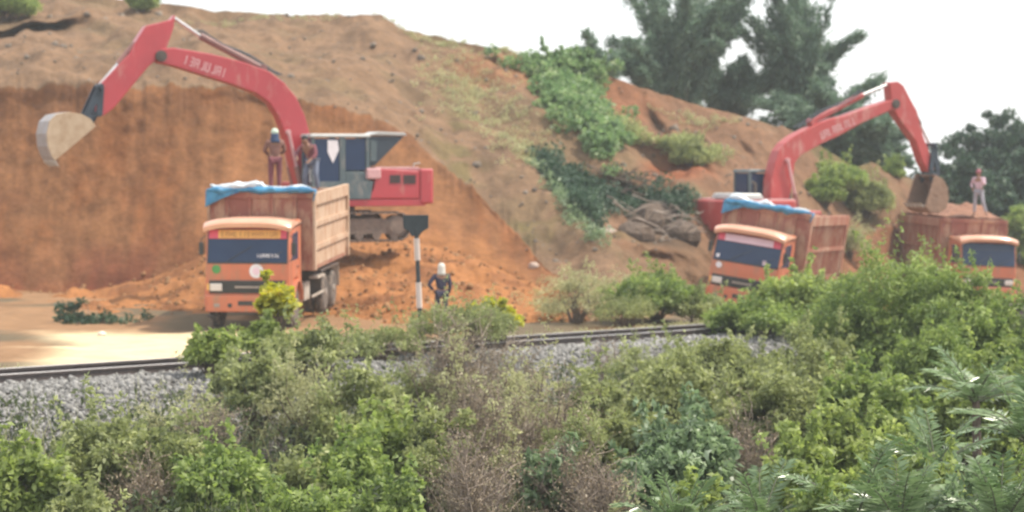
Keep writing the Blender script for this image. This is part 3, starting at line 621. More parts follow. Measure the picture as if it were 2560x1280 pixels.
def tarp(g, label, z, seed, W2=1.36, drape=-1):
    t = empty('tarpaulin', g.location, g.rotation_euler); tag(t, label, 'tarpaulin', 'tarpaulins rolled on the front boards')
    rr = np.random.default_rng(seed)
    for name, mat, dz, r0, ph, yo in (('blue_sheet', M['tarpb'], 0, .085, 0, -.05), ('silver_lining', M['tarpw'], .10, .075, 3, .03)):
        V = []; Fs = []; N = 54; K = 14
        for i in range(N + 1):
            u = -1 + 2 * i / N; bulk = .55 + .65 * max(0., float(vn(u * 2.6 + ph, seed, 0, 2)) + .45)
            if name == 'silver_lining': bulk *= (1.0 if u < .05 else .7) * (1.25 if u < -.05 else 1)
            e = 1 - .7 * abs(u) ** 8
            for k in range(K):
                a = 2 * math.pi * k / K; rn = r0 * bulk * e * (1 + .35 * float(vn(u * 9, k * .9, ph, seed)))
                V.append((u * (W2 if dz == 0 else W2 * .93), 1.74 + yo + 1.4 * rn * math.cos(a), z + dz * bulk * .8 + rn * math.sin(a) + .02 * float(vn(u * 6, 1, ph, seed))))
        for i in range(N):
            for k in range(K): Fs.append((i * K + k, i * K + (k + 1) % K, (i + 1) * K + (k + 1) % K, (i + 1) * K + k))
        Fs += [tuple(range(K))[::-1], tuple(N * K + k for k in range(K))]
        MB().add(V, Fs).build(name, mat, t, 0, True)
    # fold hanging over the corner
    V = []; Fs = []; N = 14; K = 8
    for i in range(N + 1):
        for k in range(K + 1):
            u, v = i / N, k / K; x = drape * (W2 + .01) - drape * u * .85; zz = z - .02 - v * (.36 * (1 - u) ** 1.3 + .04)
            V.append((x, 1.66 + .025 * math.sin(u * 14 + v * 3) - .02 * v, zz))
    for i in range(N):
        for k in range(K): a = i * (K + 1) + k; Fs.append((a, a + 1, a + K + 2, a + K + 1))
    o = MB().add(V, Fs).build('hanging_fold', M['tarpb'], t, 0, True); s = o.modifiers.new('solid', 'SOLIDIFY'); s.thickness = .012
    V = []; Fs = []
    for i in range(N + 1):
        for k in range(K + 1):
            u, v = i / N, k / K; V.append((-drape * (W2 + .0 + .02 * math.sin(v * 5)), 1.66 + u * .28, z + .02 - v * (.30 - .1 * u) + .02 * math.sin(u * 9)))
    for i in range(N):
        for k in range(K): a = i * (K + 1) + k; Fs.append((a, a + 1, a + K + 2, a + K + 1))
    o = MB().add(V, Fs).build('side_fold', M['tarpb'], t, 0, True); s = o.modifiers.new('solid', 'SOLIDIFY'); s.thickness = .012
tarp(T1, 'blue and silver tarpaulin bundled along the front board of the left truck', 3.30, 3)
tarp(T2, 'blue and silver tarpaulin bundled along the front board of the tilted middle truck', 3.30, 8)

# ------------------------------------------------------------------ excavators
class Exc:
    def __init__(s, px, py, D, ang, sgn):
        """sgn -1: faces picture left; ang>0 towards the camera, <0 away"""
        s.o = P(px, py, D); a = math.radians(ang)
        s.h = np.array([sgn * math.cos(a), -math.sin(a), 0]); s.l = np.array([-s.h[1], s.h[0], 0])
        s.rz = math.atan2(s.h[1], s.h[0])
    def L(s, px, py, off=0.0):
        """local (x, z) of the boom plane point seen at px,py"""
        r = P(px, py, 1.0) - np.array([0, 0, HC]); c = np.array([0, 0, HC]); o = s.o + s.l * off
        t = np.dot(o - c, s.l) / np.dot(r, s.l); p = c + r * t - s.o
        return (float(np.dot(p, s.h)), float(p[2]))
    def poly(s, pts, off=0.0): return [s.L(x, y, off) for x, y in pts]
def cyl_between(mb, a, b, r, y=0, n=12): mb.tube([(a[0], y, a[1]), (b[0], y, b[1])], r, n)
def track_mesh(L, H, Wd, yc, mat, g):
    r = H / 2; mb = MB(); n = 44; per = 2 * (L - H) + 2 * math.pi * r
    prof = [];
    def at(t):
        t = t % per; s1 = L - H
        if t < s1: return (-s1 / 2 + t, H), 0
        t -= s1
        if t < math.pi * r: a = math.pi / 2 - t / r; return (s1 / 2 + r * math.cos(a), r + r * math.sin(a)), -t / r
        t -= math.pi * r
        if t < s1: return (s1 / 2 - t, 0), math.pi
        t -= s1; a = -math.pi / 2 - t / r; return (-s1 / 2 + r * math.cos(a), r + r * math.sin(a)), math.pi - t / r
    for i in range(n):
        (x, z), ang = at(per * i / n); b = MB().box(-.085, .085, -Wd / 2, Wd / 2, -.035, .0).box(-.02, .02, -Wd / 2, Wd / 2, .0, .03)
        Mx = Matrix.Translation((x, yc, z)) @ Matrix.Rotation(-ang, 4, 'Y'); b.xf(Mx); mb.add(b.v, b.f)
    o = mb.build('track', mat, g)
    fr = MB().prism([(-L / 2 + .3, H * .25), (L / 2 - .3, H * .25), (L / 2 - .15, H * .5), (L / 2 - .3, H * .78), (-L / 2 + .3, H * .78), (-L / 2 + .15, H * .5)], yc - Wd * .3, yc + Wd * .3)
    for xx in np.linspace(-L / 2 + .5, L / 2 - .5, 6): fr.lathe([(-.2, .13), (.2, .13)], (xx, yc, .17), 'y', 12)
    for xx in (-L / 2 + r, L / 2 - r): fr.lathe([(-Wd * .42, r * .55), (-Wd * .3, r * .82), (Wd * .3, r * .82), (Wd * .42, r * .55)], (xx, yc, r), 'y', 18)
    fr.build('track_frame', mat, o); return o
def excavator(E, label, red, boom, stick, cyl, bcyl, bucket, tip, bcol_back, bcol_side, letters, link, tone, trackrot=0.0):
    g = empty('excavator', tuple(E.o), (0, 0, E.rz)); tag(g, label, 'excavator', 'excavators on the dirt')
    # undercarriage
    for s in (-1, 1):
        o = track_mesh(3.7, .82, .52, s * 1.12, M['track'], g); o.rotation_euler.z = trackrot
    MB().box(-.8, .8, -.9, .9, .30, .72, .1, .1).lathe([(0, .62), (.28, .58)], (0, 0, .72), 'z', 24).build('undercarriage', M['track'], g, .02)
    # slewing deck and engine house
    MB().prism([(1.25, 1.0), (1.3, 1.2), (-2.35, 1.2), (-2.35, 1.0)], -1.28, 1.28).build('deck', red, g, .02)
    hs = MB().prism([(-.55, 1.2), (-.72, 1.52), (-.86, 2.10), (-2.15, 2.02), (-2.15, 1.2)], .30, 1.30)
    hs.box(-2.15, .15, -1.30, -.35, 1.2, 2.06).box(-2.15, -.8, -.35, .30, 1.2, 1.98)
    hs.box(.15, 1.2, -1.28, -.45, 1.2, 1.70)
    house = hs.build('engine_house', red, g, .05, seg=3)
    MB().box(-2.14, -.80, .34, 1.28, 2.085, 2.13).box(-2.1, .1, -1.27, -.38, 2.065, 2.10).build('bonnet', M['expale'], g, .02)
    cw = []
    for a in np.linspace(-1.25, 1.25, 13): cw.append((-2.15 - .62 * math.cos(a * .95) ** .5 if True else 0, 1.32 * math.sin(a) / math.sin(1.25)))
    cwp = [(-2.16, 1.31)] + [(x, y) for x, y in reversed(cw)] + [(-2.16, -1.31)]
    MB().prism(cwp, 1.06, 2.08, 'z').build('counterweight', red, g, .06, seg=3)
    MB().box(-1.55, -1.22, 1.302, 1.316, 1.66, 1.90).box(-2.02, -1.64, 1.302, 1.316, 1.64, 1.90).build('vent', M['vent'], house)
    for s in (1,):
        MB().prism([(.95, 1.21), (.95, 1.72), (-.70, 1.72), (-.62, 1.21)], 1.305, 1.325).build('grey_side_panel', M['exgrey'], house, .004)
    MB().tube([(-1.2, -.8, 2.06), (-1.2, -.8, 2.6), (-1.32, -.8, 2.68)], .06, 10).build('exhaust', M['frame'], g)
    MB().tube([(-2.0, 1.2, 2.1), (-2.0, 1.2, 2.22), (-2.2, 1.2, 2.25)], .02, 6).build('handrail', M['exlight'], g)
    # cab: pillars, roof, glass
    y0, y1, x0, x1, z0, z1 = .36, 1.27, -.62, 1.14, 1.22, 3.08
    cb = MB().box(x0, x1, y0, y1, z0, 1.62)
    for (xa, xb) in ((x1 - .09, x1), (.12, .30), (x0, x0 + .12)):
        for ya, yb in ((y0, y0 + .07), (y1 - .07, y1)): cb.box(xa, xb, ya, yb, 1.62, z1 - .1)
    cb.box(x0, x0 + .06, y0 + .07, y1 - .07, 1.62, 2.2)
    cb.box(-.50, .12, y1 - .05, y1 - .01, 1.62, 2.0)
    cab = cb.build('cab', M['exgrey'], g, .025)
    MB().box(x0 - .04, x1 + .06, y0 - .03, y1 + .03, z1 - .1, z1, .05, .03).build('cab_roof', M['exlight'] if tone else M['exgrey'], cab, .03)
    MB().box(x1 - .05, x1 - .03, y0 + .07, y1 - .07, 1.64, z1 - .12).build('front_window', M['glass'], cab)
    MB().box(x0 + .01, x0 + .03, y0 + .12, y1 - .12, 2.2, z1 - .12).build('rear_window', M['glass'], cab)
    MB().box(.31, x1 - .10, y1 - .04, y1 - .02, 1.66, z1 - .14).build('door_window', M['glass'], cab)
    MB().box(x0 + .13, .11, y1 - .045, y1 - .025, 2.04, z1 - .14).build('side_window', M['glass'], cab)
    MB().box(x0 + .13, x1 - .1, y0 + .03, y0 + .05, 1.66, z1 - .14).build('inner_window', M['glass'], cab)
    MB().box(-.35, .15, .55, 1.05, 1.62, 2.0).box(-.42, -.30, .58, 1.02, 2.0, 2.55).build('operator_seat', M['exdark'], cab, .04)
    MB().tube([(x1 + .05, y1, 1.7), (x1 + .1, y1 + .02, 2.7), (x1 - .1, y1 + .02, 2.75)], .015, 6).build('grab_rail', M['exlight'], cab)
    if tone:   # white patch painted as the door glass reflection; raised cover behind the cab
        MB().prism([(.66, 2.90), (.36, 2.90), (.32, 2.62), (.50, 2.24), (.66, 2.55)], y1 - .018, y1 - .008).build('painted_door_glare', M['white'], cab)
        hc = MB().prism([(-.66, 3.02), (-1.72, 3.02), (-.82, 2.18), (-.66, 2.14)], .45, 1.18).build('raised_cover', M['exdark'], g, .02)
        MB().prism([(-.64, 3.05), (-1.78, 3.03), (-1.74, 3.12), (-.9, 3.15)], .42, 1.22).build('cover_top', M['exlight'], hc, .02)
        MB().prism([(-.66, 2.3), (-.66, 2.92), (-.86, 2.86), (-.84, 2.3)], 1.19, 1.22).build('cover_brace', M['exgrey'], hc)
        MB().box(-.95, -.50, 1.06, 1.34, 1.78, 2.10).build('tool_box', M['expale'], g, .05)
    # boom
    bp = E.poly(boom); bo = MB().prism(bp, -.24, .24).build('boom', red, g, .03)
    lt = MB(); (ax, az), (bx, bz) = E.L(*letters[0]), E.L(*letters[1]); le = math.hypot(bx - ax, bz - az); an = math.atan2(bz - az, bx - ax)
    side = letters[3]; gm = MB(); glyphs(gm, 0, le, 0, -.13, .13, letters[2], letters[4], .006)
    if side > 0: gm.v = [(-p[0] if False else p[0], -p[1] + .241, p[2]) for p in gm.v]
    else: gm.v = [(p[0], p[1] - .241, p[2]) for p in gm.v]
    Mx = Matrix.Translation((ax, 0, az)) @ Matrix.Rotation(-an, 4, 'Y'); gm.xf(Mx); gm.build('lettering', M['expale'], bo)
    if not tone:
        MB().box(-2.05, -1.1, -1.2, .6, 2.10, 2.30, .08, .08).build('rear_bonnet', M['exlight'], g, .05)
    # boom lift cylinders
    f0 = (1.05, 1.15); f1 = E.L(*link[1]); 
    lc = MB(); [cyl_between(lc, f0, ((f0[0] + f1[0]) / 2, (f0[1] + f1[1]) / 2), .085, yy) for yy in (-.34, .34)]; lc = lc.build('lift_cylinder', M['brownpipe'], g)
    lr = MB(); [cyl_between(lr, ((f0[0] + f1[0]) / 2, (f0[1] + f1[1]) / 2), f1, .05, yy) for yy in (-.34, .34)]; lr.tube([(f1[0], -.38, f1[1]), (f1[0], .38, f1[1])], .07, 12); lr.build('lift_rod', M['expale'], lc)
    # stick
    st = MB().prism(E.poly(stick), -.20, .20).build('stick', red, g, .025)
    pv = E.L(*tip); MB().tube([(pv[0], -.30, pv[1]), (pv[0], .30, pv[1])], .16, 16).tube([(pv[0], -.33, pv[1]), (pv[0], .33, pv[1])], .09, 12).build('pivot_pin', M['frame'], g)
    a, m_, b = (E.L(*q) for q in cyl)
    c1 = MB(); cyl_between(c1, a, m_, .10, 0, 14); c1.tube([(a[0], -.16, a[1]), (a[0], .16, a[1])], .12, 12); c1 = c1.build('stick_cylinder', M['brownpipe'] if tone else red, g)
    c2 = MB(); cyl_between(c2, m_, b, .055, 0, 12); c2.build('cylinder_rod', M['chrome'], c1)
    hz = MB(); 
    for yy in (.13, -.13): hz.tube([(a[0] * (1 - t) + m_[0] * t + 0, yy, a[1] * (1 - t) + m_[1] * t + .14 + .05 * math.sin(t * 7)) for t in np.linspace(-.3, 1, 9)], .022, 6)
    hz.build('hydraulic_hose', M['exdark'], c1)
    a, m_, b = (E.L(*q) for q in bcyl)
    c1 = MB(); cyl_between(c1, a, m_, .085, 0, 12); c1 = c1.build('bucket_cylinder', M['brownpipe'] if tone else M['frame'], g); c2 = MB(); cyl_between(c2, m_, b, .05); c2.build('cylinder_rod', M['chrome'], c1)
    # linkage
    q0, q1, q2 = E.L(*link[0]), b, E.L(*link[2])
    lk = MB()
    for yy in (-.24, .24):
        for p, q in ((q0, q1), (q1, q2)):
            dx, dz = q[0] - p[0], q[1] - p[1]; l_ = math.hypot(dx, dz) + 1e-6; nx_, nz_ = -dz / l_ * .09, dx / l_ * .09
            lk.prism([(p[0] + nx_, p[1] + nz_), (q[0] + nx_, q[1] + nz_), (q[0] - nx_, q[1] - nz_), (p[0] - nx_, p[1] - nz_)], yy - .035, yy + .035)
    lk.tube([(q1[0], -.32, q1[1]), (q1[0], .32, q1[1])], .07, 12).tube([(q0[0], -.30, q0[1]), (q0[0], .30, q0[1])], .08, 12).build('bucket_linkage', M['exdark'], g, .01)
    # bucket: shell, cheeks, lip and teeth
    bk = E.poly(bucket); n = len(bk); hwid = .62 if tone else .52
    cen = (sum(p[0] for p in bk) / n, sum(p[1] for p in bk) / n)
    inn = [(p[0] + (cen[0] - p[0]) * .07, p[1] + (cen[1] - p[1]) * .07) for p in bk]
    sh = MB()
    for i in range(n - 1):
        sh.prism([bk[i], bk[i + 1], inn[i + 1], inn[i]], -hwid, hwid)
    bo2 = sh.build('bucket', bcol_back, g, 0)
    for s in (-1, 1): MB().prism(bk, s * hwid - .02 * s, s * (hwid + .03)).build('bucket_cheek', bcol_side, bo2, .01)
    lp = bk[-1]; pr = bk[-2]; dx, dz = lp[0] - pr[0], lp[1] - pr[1]; l_ = math.hypot(dx, dz) + 1e-6; dx, dz = dx / l_, dz / l_
    for i in range(5):
        yy = -hwid + .1 + i * (2 * hwid - .2) / 4; tb = MB()
        tb.prism([(lp[0] - dz * .05, lp[1] + dx * .05), (lp[0] + dx * .22, lp[1] + dz * .22), (lp[0] + dz * .05, lp[1] - dx * .05), (lp[0] - dx * .06, lp[1] - dz * .06)], yy - .045, yy + .045)
        tb.build('tooth', M['mud'], bo2, .006)
    ears = MB()
    for yy in (-.26, .26): ears.prism([bk[0], (q2[0], q2[1]), (q0[0], q0[1]), (cen[0] * .35 + bk[0][0] * .65, cen[1] * .35 + bk[0][1] * .65)], yy - .03, yy + .03)
    ears.build('bucket_bracket', M['exdark'], bo2, .006)
    return g
E1 = Exc(837, 600, 70, 24, -1)
excavator(E1, 'red excavator with grey cab reaching its raised boom to the left over the left truck', M['exred'],
    boom=[(800, 505), (778, 420), (768, 335), (756, 290), (735, 245), (705, 208), (668, 180), (600, 155), (520, 135), (430, 120), (398, 122), (384, 140), (392, 158), (430, 166), (500, 188), (580, 213), (636, 234), (668, 258), (690, 292), (706, 335), (722, 400), (752, 505)],
    stick=[(433, 38), (424, 50), (360, 66), (335, 104), (319, 136), (251, 207), (240, 279), (253, 291), (279, 272), (326, 216), (366, 168), (392, 146), (414, 116), (430, 68)],
    cyl=[(655, 172), (500, 90), (436, 46)], bcyl=[(338, 108), (295, 160), (247, 216)],
    bucket=[(226, 316), (212, 298), (190, 286), (158, 281), (128, 286), (110, 303), (103, 334), (106, 366), (116, 392), (124, 402)], tip=(397, 141),
    bcol_back=M['bucketgrey'], bcol_side=M['buckettan'], letters=((560, 185), (452, 148), 8, 1, 12), link=[(243, 285), (712, 330), (212, 292)], tone=1)
E2 = Exc(1925, 652, 81, -30, 1)
excavator(E2, 'faded red excavator behind the tilted truck reaching its boom to the right', M['exred2'],
    boom=[(1916, 500), (1918, 450), (1928, 405), (1938, 377), (1952, 358), (1975, 340), (2011, 321), (2045, 305), (2064, 298), (2101, 290), (2171, 265), (2219, 250), (2232, 256), (2230, 270), (2185, 290), (2143, 309), (2087, 340), (2039, 362), (1992, 388), (1977, 407), (1970, 461), (1962, 503)],
    stick=[(2216, 207), (2236, 204), (2250, 214), (2270, 253), (2284, 278), (2298, 337), (2323, 402), (2328, 424), (2312, 430), (2298, 405), (2281, 354), (2256, 320), (2236, 292), (2221, 268)],
    cyl=[(2028, 305), (2155, 238), (2218, 212)], bcyl=[(2272, 256), (2300, 312), (2325, 362)],
    bucket=[(2312, 436), (2332, 447), (2344, 468), (2347, 496), (2341, 520), (2322, 533), (2300, 528), (2288, 516)], tip=(2228, 260),
    bcol_back=M['clay'], bcol_side=M['clay'], letters=((2040, 340), (2130, 300), 9, -1, 5), link=[(2316, 424), (1955, 400), (2334, 440)], tone=0)

# ------------------------------------------------------------------ people
def skin_obj(name, mat, parent, pts, edges, rad, lvl=2):
    me = bpy.data.meshes.new(name); me.from_pydata([tuple(p) for p in pts], edges, []); me.materials.append(mat)
    o = bpy.data.objects.new(name, me); COL.objects.link(o); o.parent = parent
    sk = o.modifiers.new('skin', 'SKIN'); sk.use_smooth_shade = True
    if not me.skin_vertices: return o
    for i, r in enumerate(rad):
        me.skin_vertices[0].data[i].radius = (r, r) if not isinstance(r, tuple) else r
    me.skin_vertices[0].data[0].use_root = True
    s = o.modifiers.new('sub', 'SUBSURF'); s.levels = lvl; s.render_levels = lvl; return o
def person(loc, rz, label, J, shirt, trousers, head, headmat, hair=True, sleeves=True, scale=1.0, head2=None):
    g = empty('person', tuple(loc), (0, 0, rz)); g.scale = (scale,) * 3; tag(g, label, 'person')
    # J joints: pelvis, chest, neck, head, sL,eL,wL, sR,eR,wR, hL,kL,aL,tL, hR,kR,aR,tR
    names = ['pelvis', 'waist', 'chest', 'neck', 'head', 'crown', 'sL', 'eL', 'wL', 'sR', 'eR', 'wR', 'hL', 'kL', 'aL', 'tL', 'hR', 'kR', 'aR', 'tR']
    J = {k: Vector(v) for k, v in J.items()}
    pts = [J[k] for k in names]; ix = {k: i for i, k in enumerate(names)}
    E_ = [('pelvis', 'waist'), ('waist', 'chest'), ('chest', 'neck'), ('neck', 'head'), ('head', 'crown'), ('chest', 'sL'), ('sL', 'eL'), ('eL', 'wL'), ('chest', 'sR'), ('sR', 'eR'), ('eR', 'wR'),
          ('pelvis', 'hL'), ('hL', 'kL'), ('kL', 'aL'), ('aL', 'tL'), ('pelvis', 'hR'), ('hR', 'kR'), ('kR', 'aR'), ('aR', 'tR')]
    rad = dict(pelvis=(.13, .10), waist=(.12, .09), chest=(.15, .105), neck=.052, head=(.078, .088), crown=(.066, .078), sL=.056, sR=.056, eL=.040, eR=.040, wL=.026, wR=.026, hL=.085, hR=.085, kL=.058, kR=.058, aL=.038, aR=.038, tL=.035, tR=.035)
    edges = [(ix[a], ix[b]) for a, b in E_]; rads = [rad[k] for k in names]
    fwd = Vector((0, 1, 0))
    fc = J['head'] + Vector((0, .092, -.005)); pts.append(fc); edges.append((ix['head'], len(pts) - 1)); rads.append(.014)     # nose
    for s in (-1, 1): pts.append(J['head'] + Vector((s * .082, 0, .0))); edges.append((ix['head'], len(pts) - 1)); rads.append(.016)   # ears
    for sd_, e in (('wL', 'eL'), ('wR', 'eR')):
        w_ = J[sd_]; dr = (w_ - J[e]).normalized(); sdv = dr.cross(Vector((0, 1, 0)));
        sdv = sdv.normalized() if sdv.length > .1 else Vector((1, 0, 0))
        pts.append(w_ + dr * .07); pi_ = len(pts) - 1; edges.append((ix[sd_], pi_)); rads.append((.036, .016))
        for q, (off, ln) in enumerate(((-.030, .065), (-.010, .078), (.010, .072), (.030, .055))):
            a_ = w_ + dr * .10 + sdv * off; pts.append(a_); rads.append(.009); edges.append((pi_, len(pts) - 1))
            pts.append(a_ + dr * ln * .8 + Vector((0, .018, 0))); rads.append(.008); edges.append((len(pts) - 2, len(pts) - 1))
        pts.append(w_ + dr * .05 + sdv * -.050); rads.append(.010); edges.append((pi_, len(pts) - 1))
    b = skin_obj('body', M['skin'], g, pts, edges, rads)
    # eyes and mouth marks
    def sub(nm, keys, es, rr, mat, lvl=2):
        return skin_obj(nm, mat, g, [J[k] if isinstance(k, str) else Vector(k) for k in keys], es, rr, lvl)
    shk = ['chest', 'waist', 'pelvis', 'sL', 'eL', 'sR', 'eR', J['chest'].lerp(J['neck'], .6)]
    el = 1.0 if sleeves else .5
    shk2 = list(shk) + [J['eL'].lerp(J['wL'], .85 if sleeves else .05), J['eR'].lerp(J['wR'], .85 if sleeves else .05)]
    sub('shirt', shk2, [(0, 1), (1, 2), (0, 3), (3, 4), (0, 5), (5, 6), (0, 7), (4, 8), (6, 9)], [(.165, .12), (.14, .11), (.145, .115), .072, .055, .072, .055, .07, .042, .042], M[shirt])
    tk = ['pelvis', 'hL', 'kL', J['kL'].lerp(J['aL'], .92), 'hR', 'kR', J['kR'].lerp(J['aR'], .92)]
    sub('trousers', tk, [(0, 1), (1, 2), (2, 3), (0, 4), (4, 5), (5, 6)], [(.148, .118), .10, .072, .056, .10, .072, .056], M[trousers])
    for a, t in (('aL', 'tL'), ('aR', 'tR')): sub('shoe', [J[a] + Vector((0, -.03, -.02)), J[t]], [(0, 1)], [.050, .042], M['hair'], 1)
    hh = J['head']; cr = J['crown']
    mb = MB(); N = 14
    if head == 'cap':
        mb.lathe([(-.02, .098), (.04, .100), (.09, .082), (.12, .05), (.132, .01)], tuple(hh + Vector((0, 0, .03))), 'z', 18).box(-.06, .06, .07, .17, hh.z + .035, hh.z + .045)
    elif head == 'scarf':
        mb.lathe([(-.18, .13), (-.12, .105), (-.02, .104), (.05, .103), (.10, .083), (.13, .05), (.14, .01)], tuple(hh + Vector((0, -.015, .02))), 'z', 18)
    else:
        mb.lathe([(-.0, .088), (.05, .092), (.09, .075), (.115, .045), (.125, .01)], tuple(hh + Vector((0, -.012, .02))), 'z', 18)
    mb.build('headwear' if head != 'hair' else 'hair', M[headmat], g, 0, True)
    if head2: MB().lathe([(-.22, .17), (-.15, .125), (-.08, .104), (-.0, .110)], tuple(hh + Vector((0, -.012, .01))), 'z', 18).build('hood', M[head2], g, 0, True)
    return g
def stand(**kw):
    J = dict(pelvis=(0, 0, .93), waist=(0, 0, 1.08), chest=(0, 0, 1.28), neck=(0, .01, 1.44), head=(0, .03, 1.55), crown=(0, .02, 1.62), sL=(-.19, 0, 1.36), eL=(-.25, -.02, 1.10), wL=(-.24, .06, .86), sR=(.19, 0, 1.36), eR=(.25, -.02, 1.10), wR=(.24, .06, .86),
             hL=(-.10, 0, .88), kL=(-.11, .02, .48), aL=(-.11, -.01, .08), tL=(-.12, .13, .04), hR=(.10, 0, .88), kR=(.11, .02, .48), aR=(.11, -.01, .08), tR=(.12, .13, .04))
    J.update(kw); return J
p4 = P(1104, 822, 57); p4[2] = max(float(ground_z(p4[0], p4[1])), float(hill_at(1104, 800)[2]) if False else -9)
person(P(1104, 815, 58.5), math.radians(10), 'person in dark navy clothes and white head cloth standing by the railway sign',
       stand(eL=(-.36, -.05, 1.12), wL=(-.20, .03, .95), eR=(.23, -.03, 1.08), wR=(.20, .08, .84)), 'navy', 'navy', 'scarf', 'pale', scale=.90)
s1 = P(688, 484, 61.6); person(s1, math.radians(15), 'person in pale mint cap and dark blue hood on the left truck',
       stand(eL=(-.27, .06, 1.12), wL=(-.12, .22, 1.0), eR=(.27, .06, 1.12), wR=(.14, .24, 1.02)), 'brownc', 'maroon', 'cap', 'mint', head2='blue', scale=.98)
s2 = P(778, 482, 63.6); person(s2, math.radians(160), 'person in maroon shirt and faded jeans bending on the left truck load',
       stand(pelvis=(0, -.08, .86), waist=(0, 0, 1.0), chest=(.03, .14, 1.16), neck=(.04, .22, 1.30), head=(.05, .29, 1.38), crown=(.05, .33, 1.44), sL=(-.16, .14, 1.22), eL=(-.26, .26, 1.0), wL=(-.18, .42, .88), sR=(.22, .14, 1.22), eR=(.30, .30, 1.02), wR=(.2, .46, .92),
             hL=(-.10, -.07, .82), kL=(-.16, .05, .45), aL=(-.18, -.06, .08), tL=(-.2, .08, .04), hR=(.10, -.07, .82), kR=(.16, .06, .45), aR=(.18, -.02, .08), tR=(.2, .12, .04)), 'maroon', 'jeans', 'hair', 'hair')
s3 = wld(T3, (.15, 1.82, 3.37)); person(s3, math.radians(150), 'person in pink shirt and light trousers standing on the front board of the right truck',
       stand(kL=(-.19, .08, .50), aL=(-.30, .02, .10), tL=(-.34, .14, .06), kR=(.12, .05, .48), aR=(.17, 0, .08), tR=(.18, .13, .04), eR=(.30, -.05, 1.14), wR=(.20, .10, 1.0), eL=(-.26, .12, 1.14), wL=(-.16, .26, 1.30), chest=(0, .02, 1.28)), 'pinks', 'greyt', 'cap', 'redcap', sleeves=True, scale=1.0)

# ------------------------------------------------------------------ plants
def leaf_arrays(c, u, nrm, Ls, Ws, fold=.25):
    """diamond leaves: centre c, direction u, normal nrm"""
    u = u / np.linalg.norm(u, axis=1)[:, None]; v = np.cross(u, nrm); v /= (np.linalg.norm(v, axis=1)[:, None] + 1e-9); nn = np.cross(v, u)
    L_ = Ls[:, None] * .5; W_ = Ws[:, None] * .5
    return np.stack([c - u * L_, c + v * W_ + nn * W_ * fold - u * L_ * .1, c + u * L_ - nn * L_ * .15, c - v * W_ + nn * W_ * fold - u * L_ * .1], 1)
def foliage_mesh(name, V, mat, parent):
    n = len(V); return mesh_np(name, V.reshape(-1, 3), np.arange(n * 4).reshape(n, 4), mat, parent)
def clumps_in(rng, n, rx, ry, z0, z1, shell=.5, seed=0, flat=1.0):
    """irregular dome of clump centres"""
    ph = rng.uniform(0, 2 * math.pi, n); ct = rng.uniform(-.55, 1, n); rr = rng.uniform(shell, 1, n) ** .7
    lob = 1 + .30 * vn(np.cos(ph) * 1.7 + 5, np.sin(ph) * 1.7, ct * 1.5, seed)
    st = np.sqrt(np.clip(1 - ct * ct, 0, 1)); c = np.stack([rx * st * np.cos(ph) * rr * lob, ry * st * np.sin(ph) * rr * lob, np.zeros(n)], -1)
    zc, hz = z0 + (z1 - z0) * .42, (z1 - z0) * .58
    c[:, 2] = np.where(ct > 0, zc + ct * hz * rr * lob, zc + ct * (zc - z0) * rr); return c
def leafy(rng, cen, rad, per, L0, Wr, updir=.5, droop=.15):
    nC = len(cen); i = np.repeat(np.arange(nC), per); n = len(i)
    d = rng.normal(size=(n, 3)); d /= np.linalg.norm(d, axis=1)[:, None]; rr = rng.uniform(.15, 1, n) ** .5
    sc = (rad[i] if hasattr(rad, '__len__') else np.full(n, rad))
    c = cen[i] + d * (rr * sc)[:, None] * (1, 1, .75)
    u = d * .9 + rng.normal(size=(n, 3)) * .45; u[:, 2] -= droop
    nr = rng.normal(size=(n, 3)) * .55 + d * .3; nr[:, 2] += updir
    Ls = L0 * rng.uniform(.6, 1.25, n); return leaf_arrays(c, u, nr, Ls, Ls * Wr)
def branches(rng, base, targets, r0, mat, parent, name='stem', bend=.15, nmax=40, sides=5):
    mb = MB(); base = Vector(base)
    sel = rng.permutation(len(targets))[:nmax]
    for i in sel:
        t = Vector(targets[i]); b = base + Vector((rng.normal() * r0 * 2, rng.normal() * r0 * 2, 0)); m1 = b.lerp(t, .35) + Vector((rng.normal() * bend, rng.normal() * bend, .25 * (t - b).length * .5)); 
        m2 = b.lerp(t, .7) + Vector((rng.normal() * bend, rng.normal() * bend, .06 * (t - b).length))
        mb.tube([b, m1, m2, t], [r0, r0 * .65, r0 * .4, r0 * .15], sides, False)
    return mb.build(name, mat, parent)
def gz(x, y): return float(ground_z(np.array([x]), np.array([y]))[0])
SEEDN = [100]
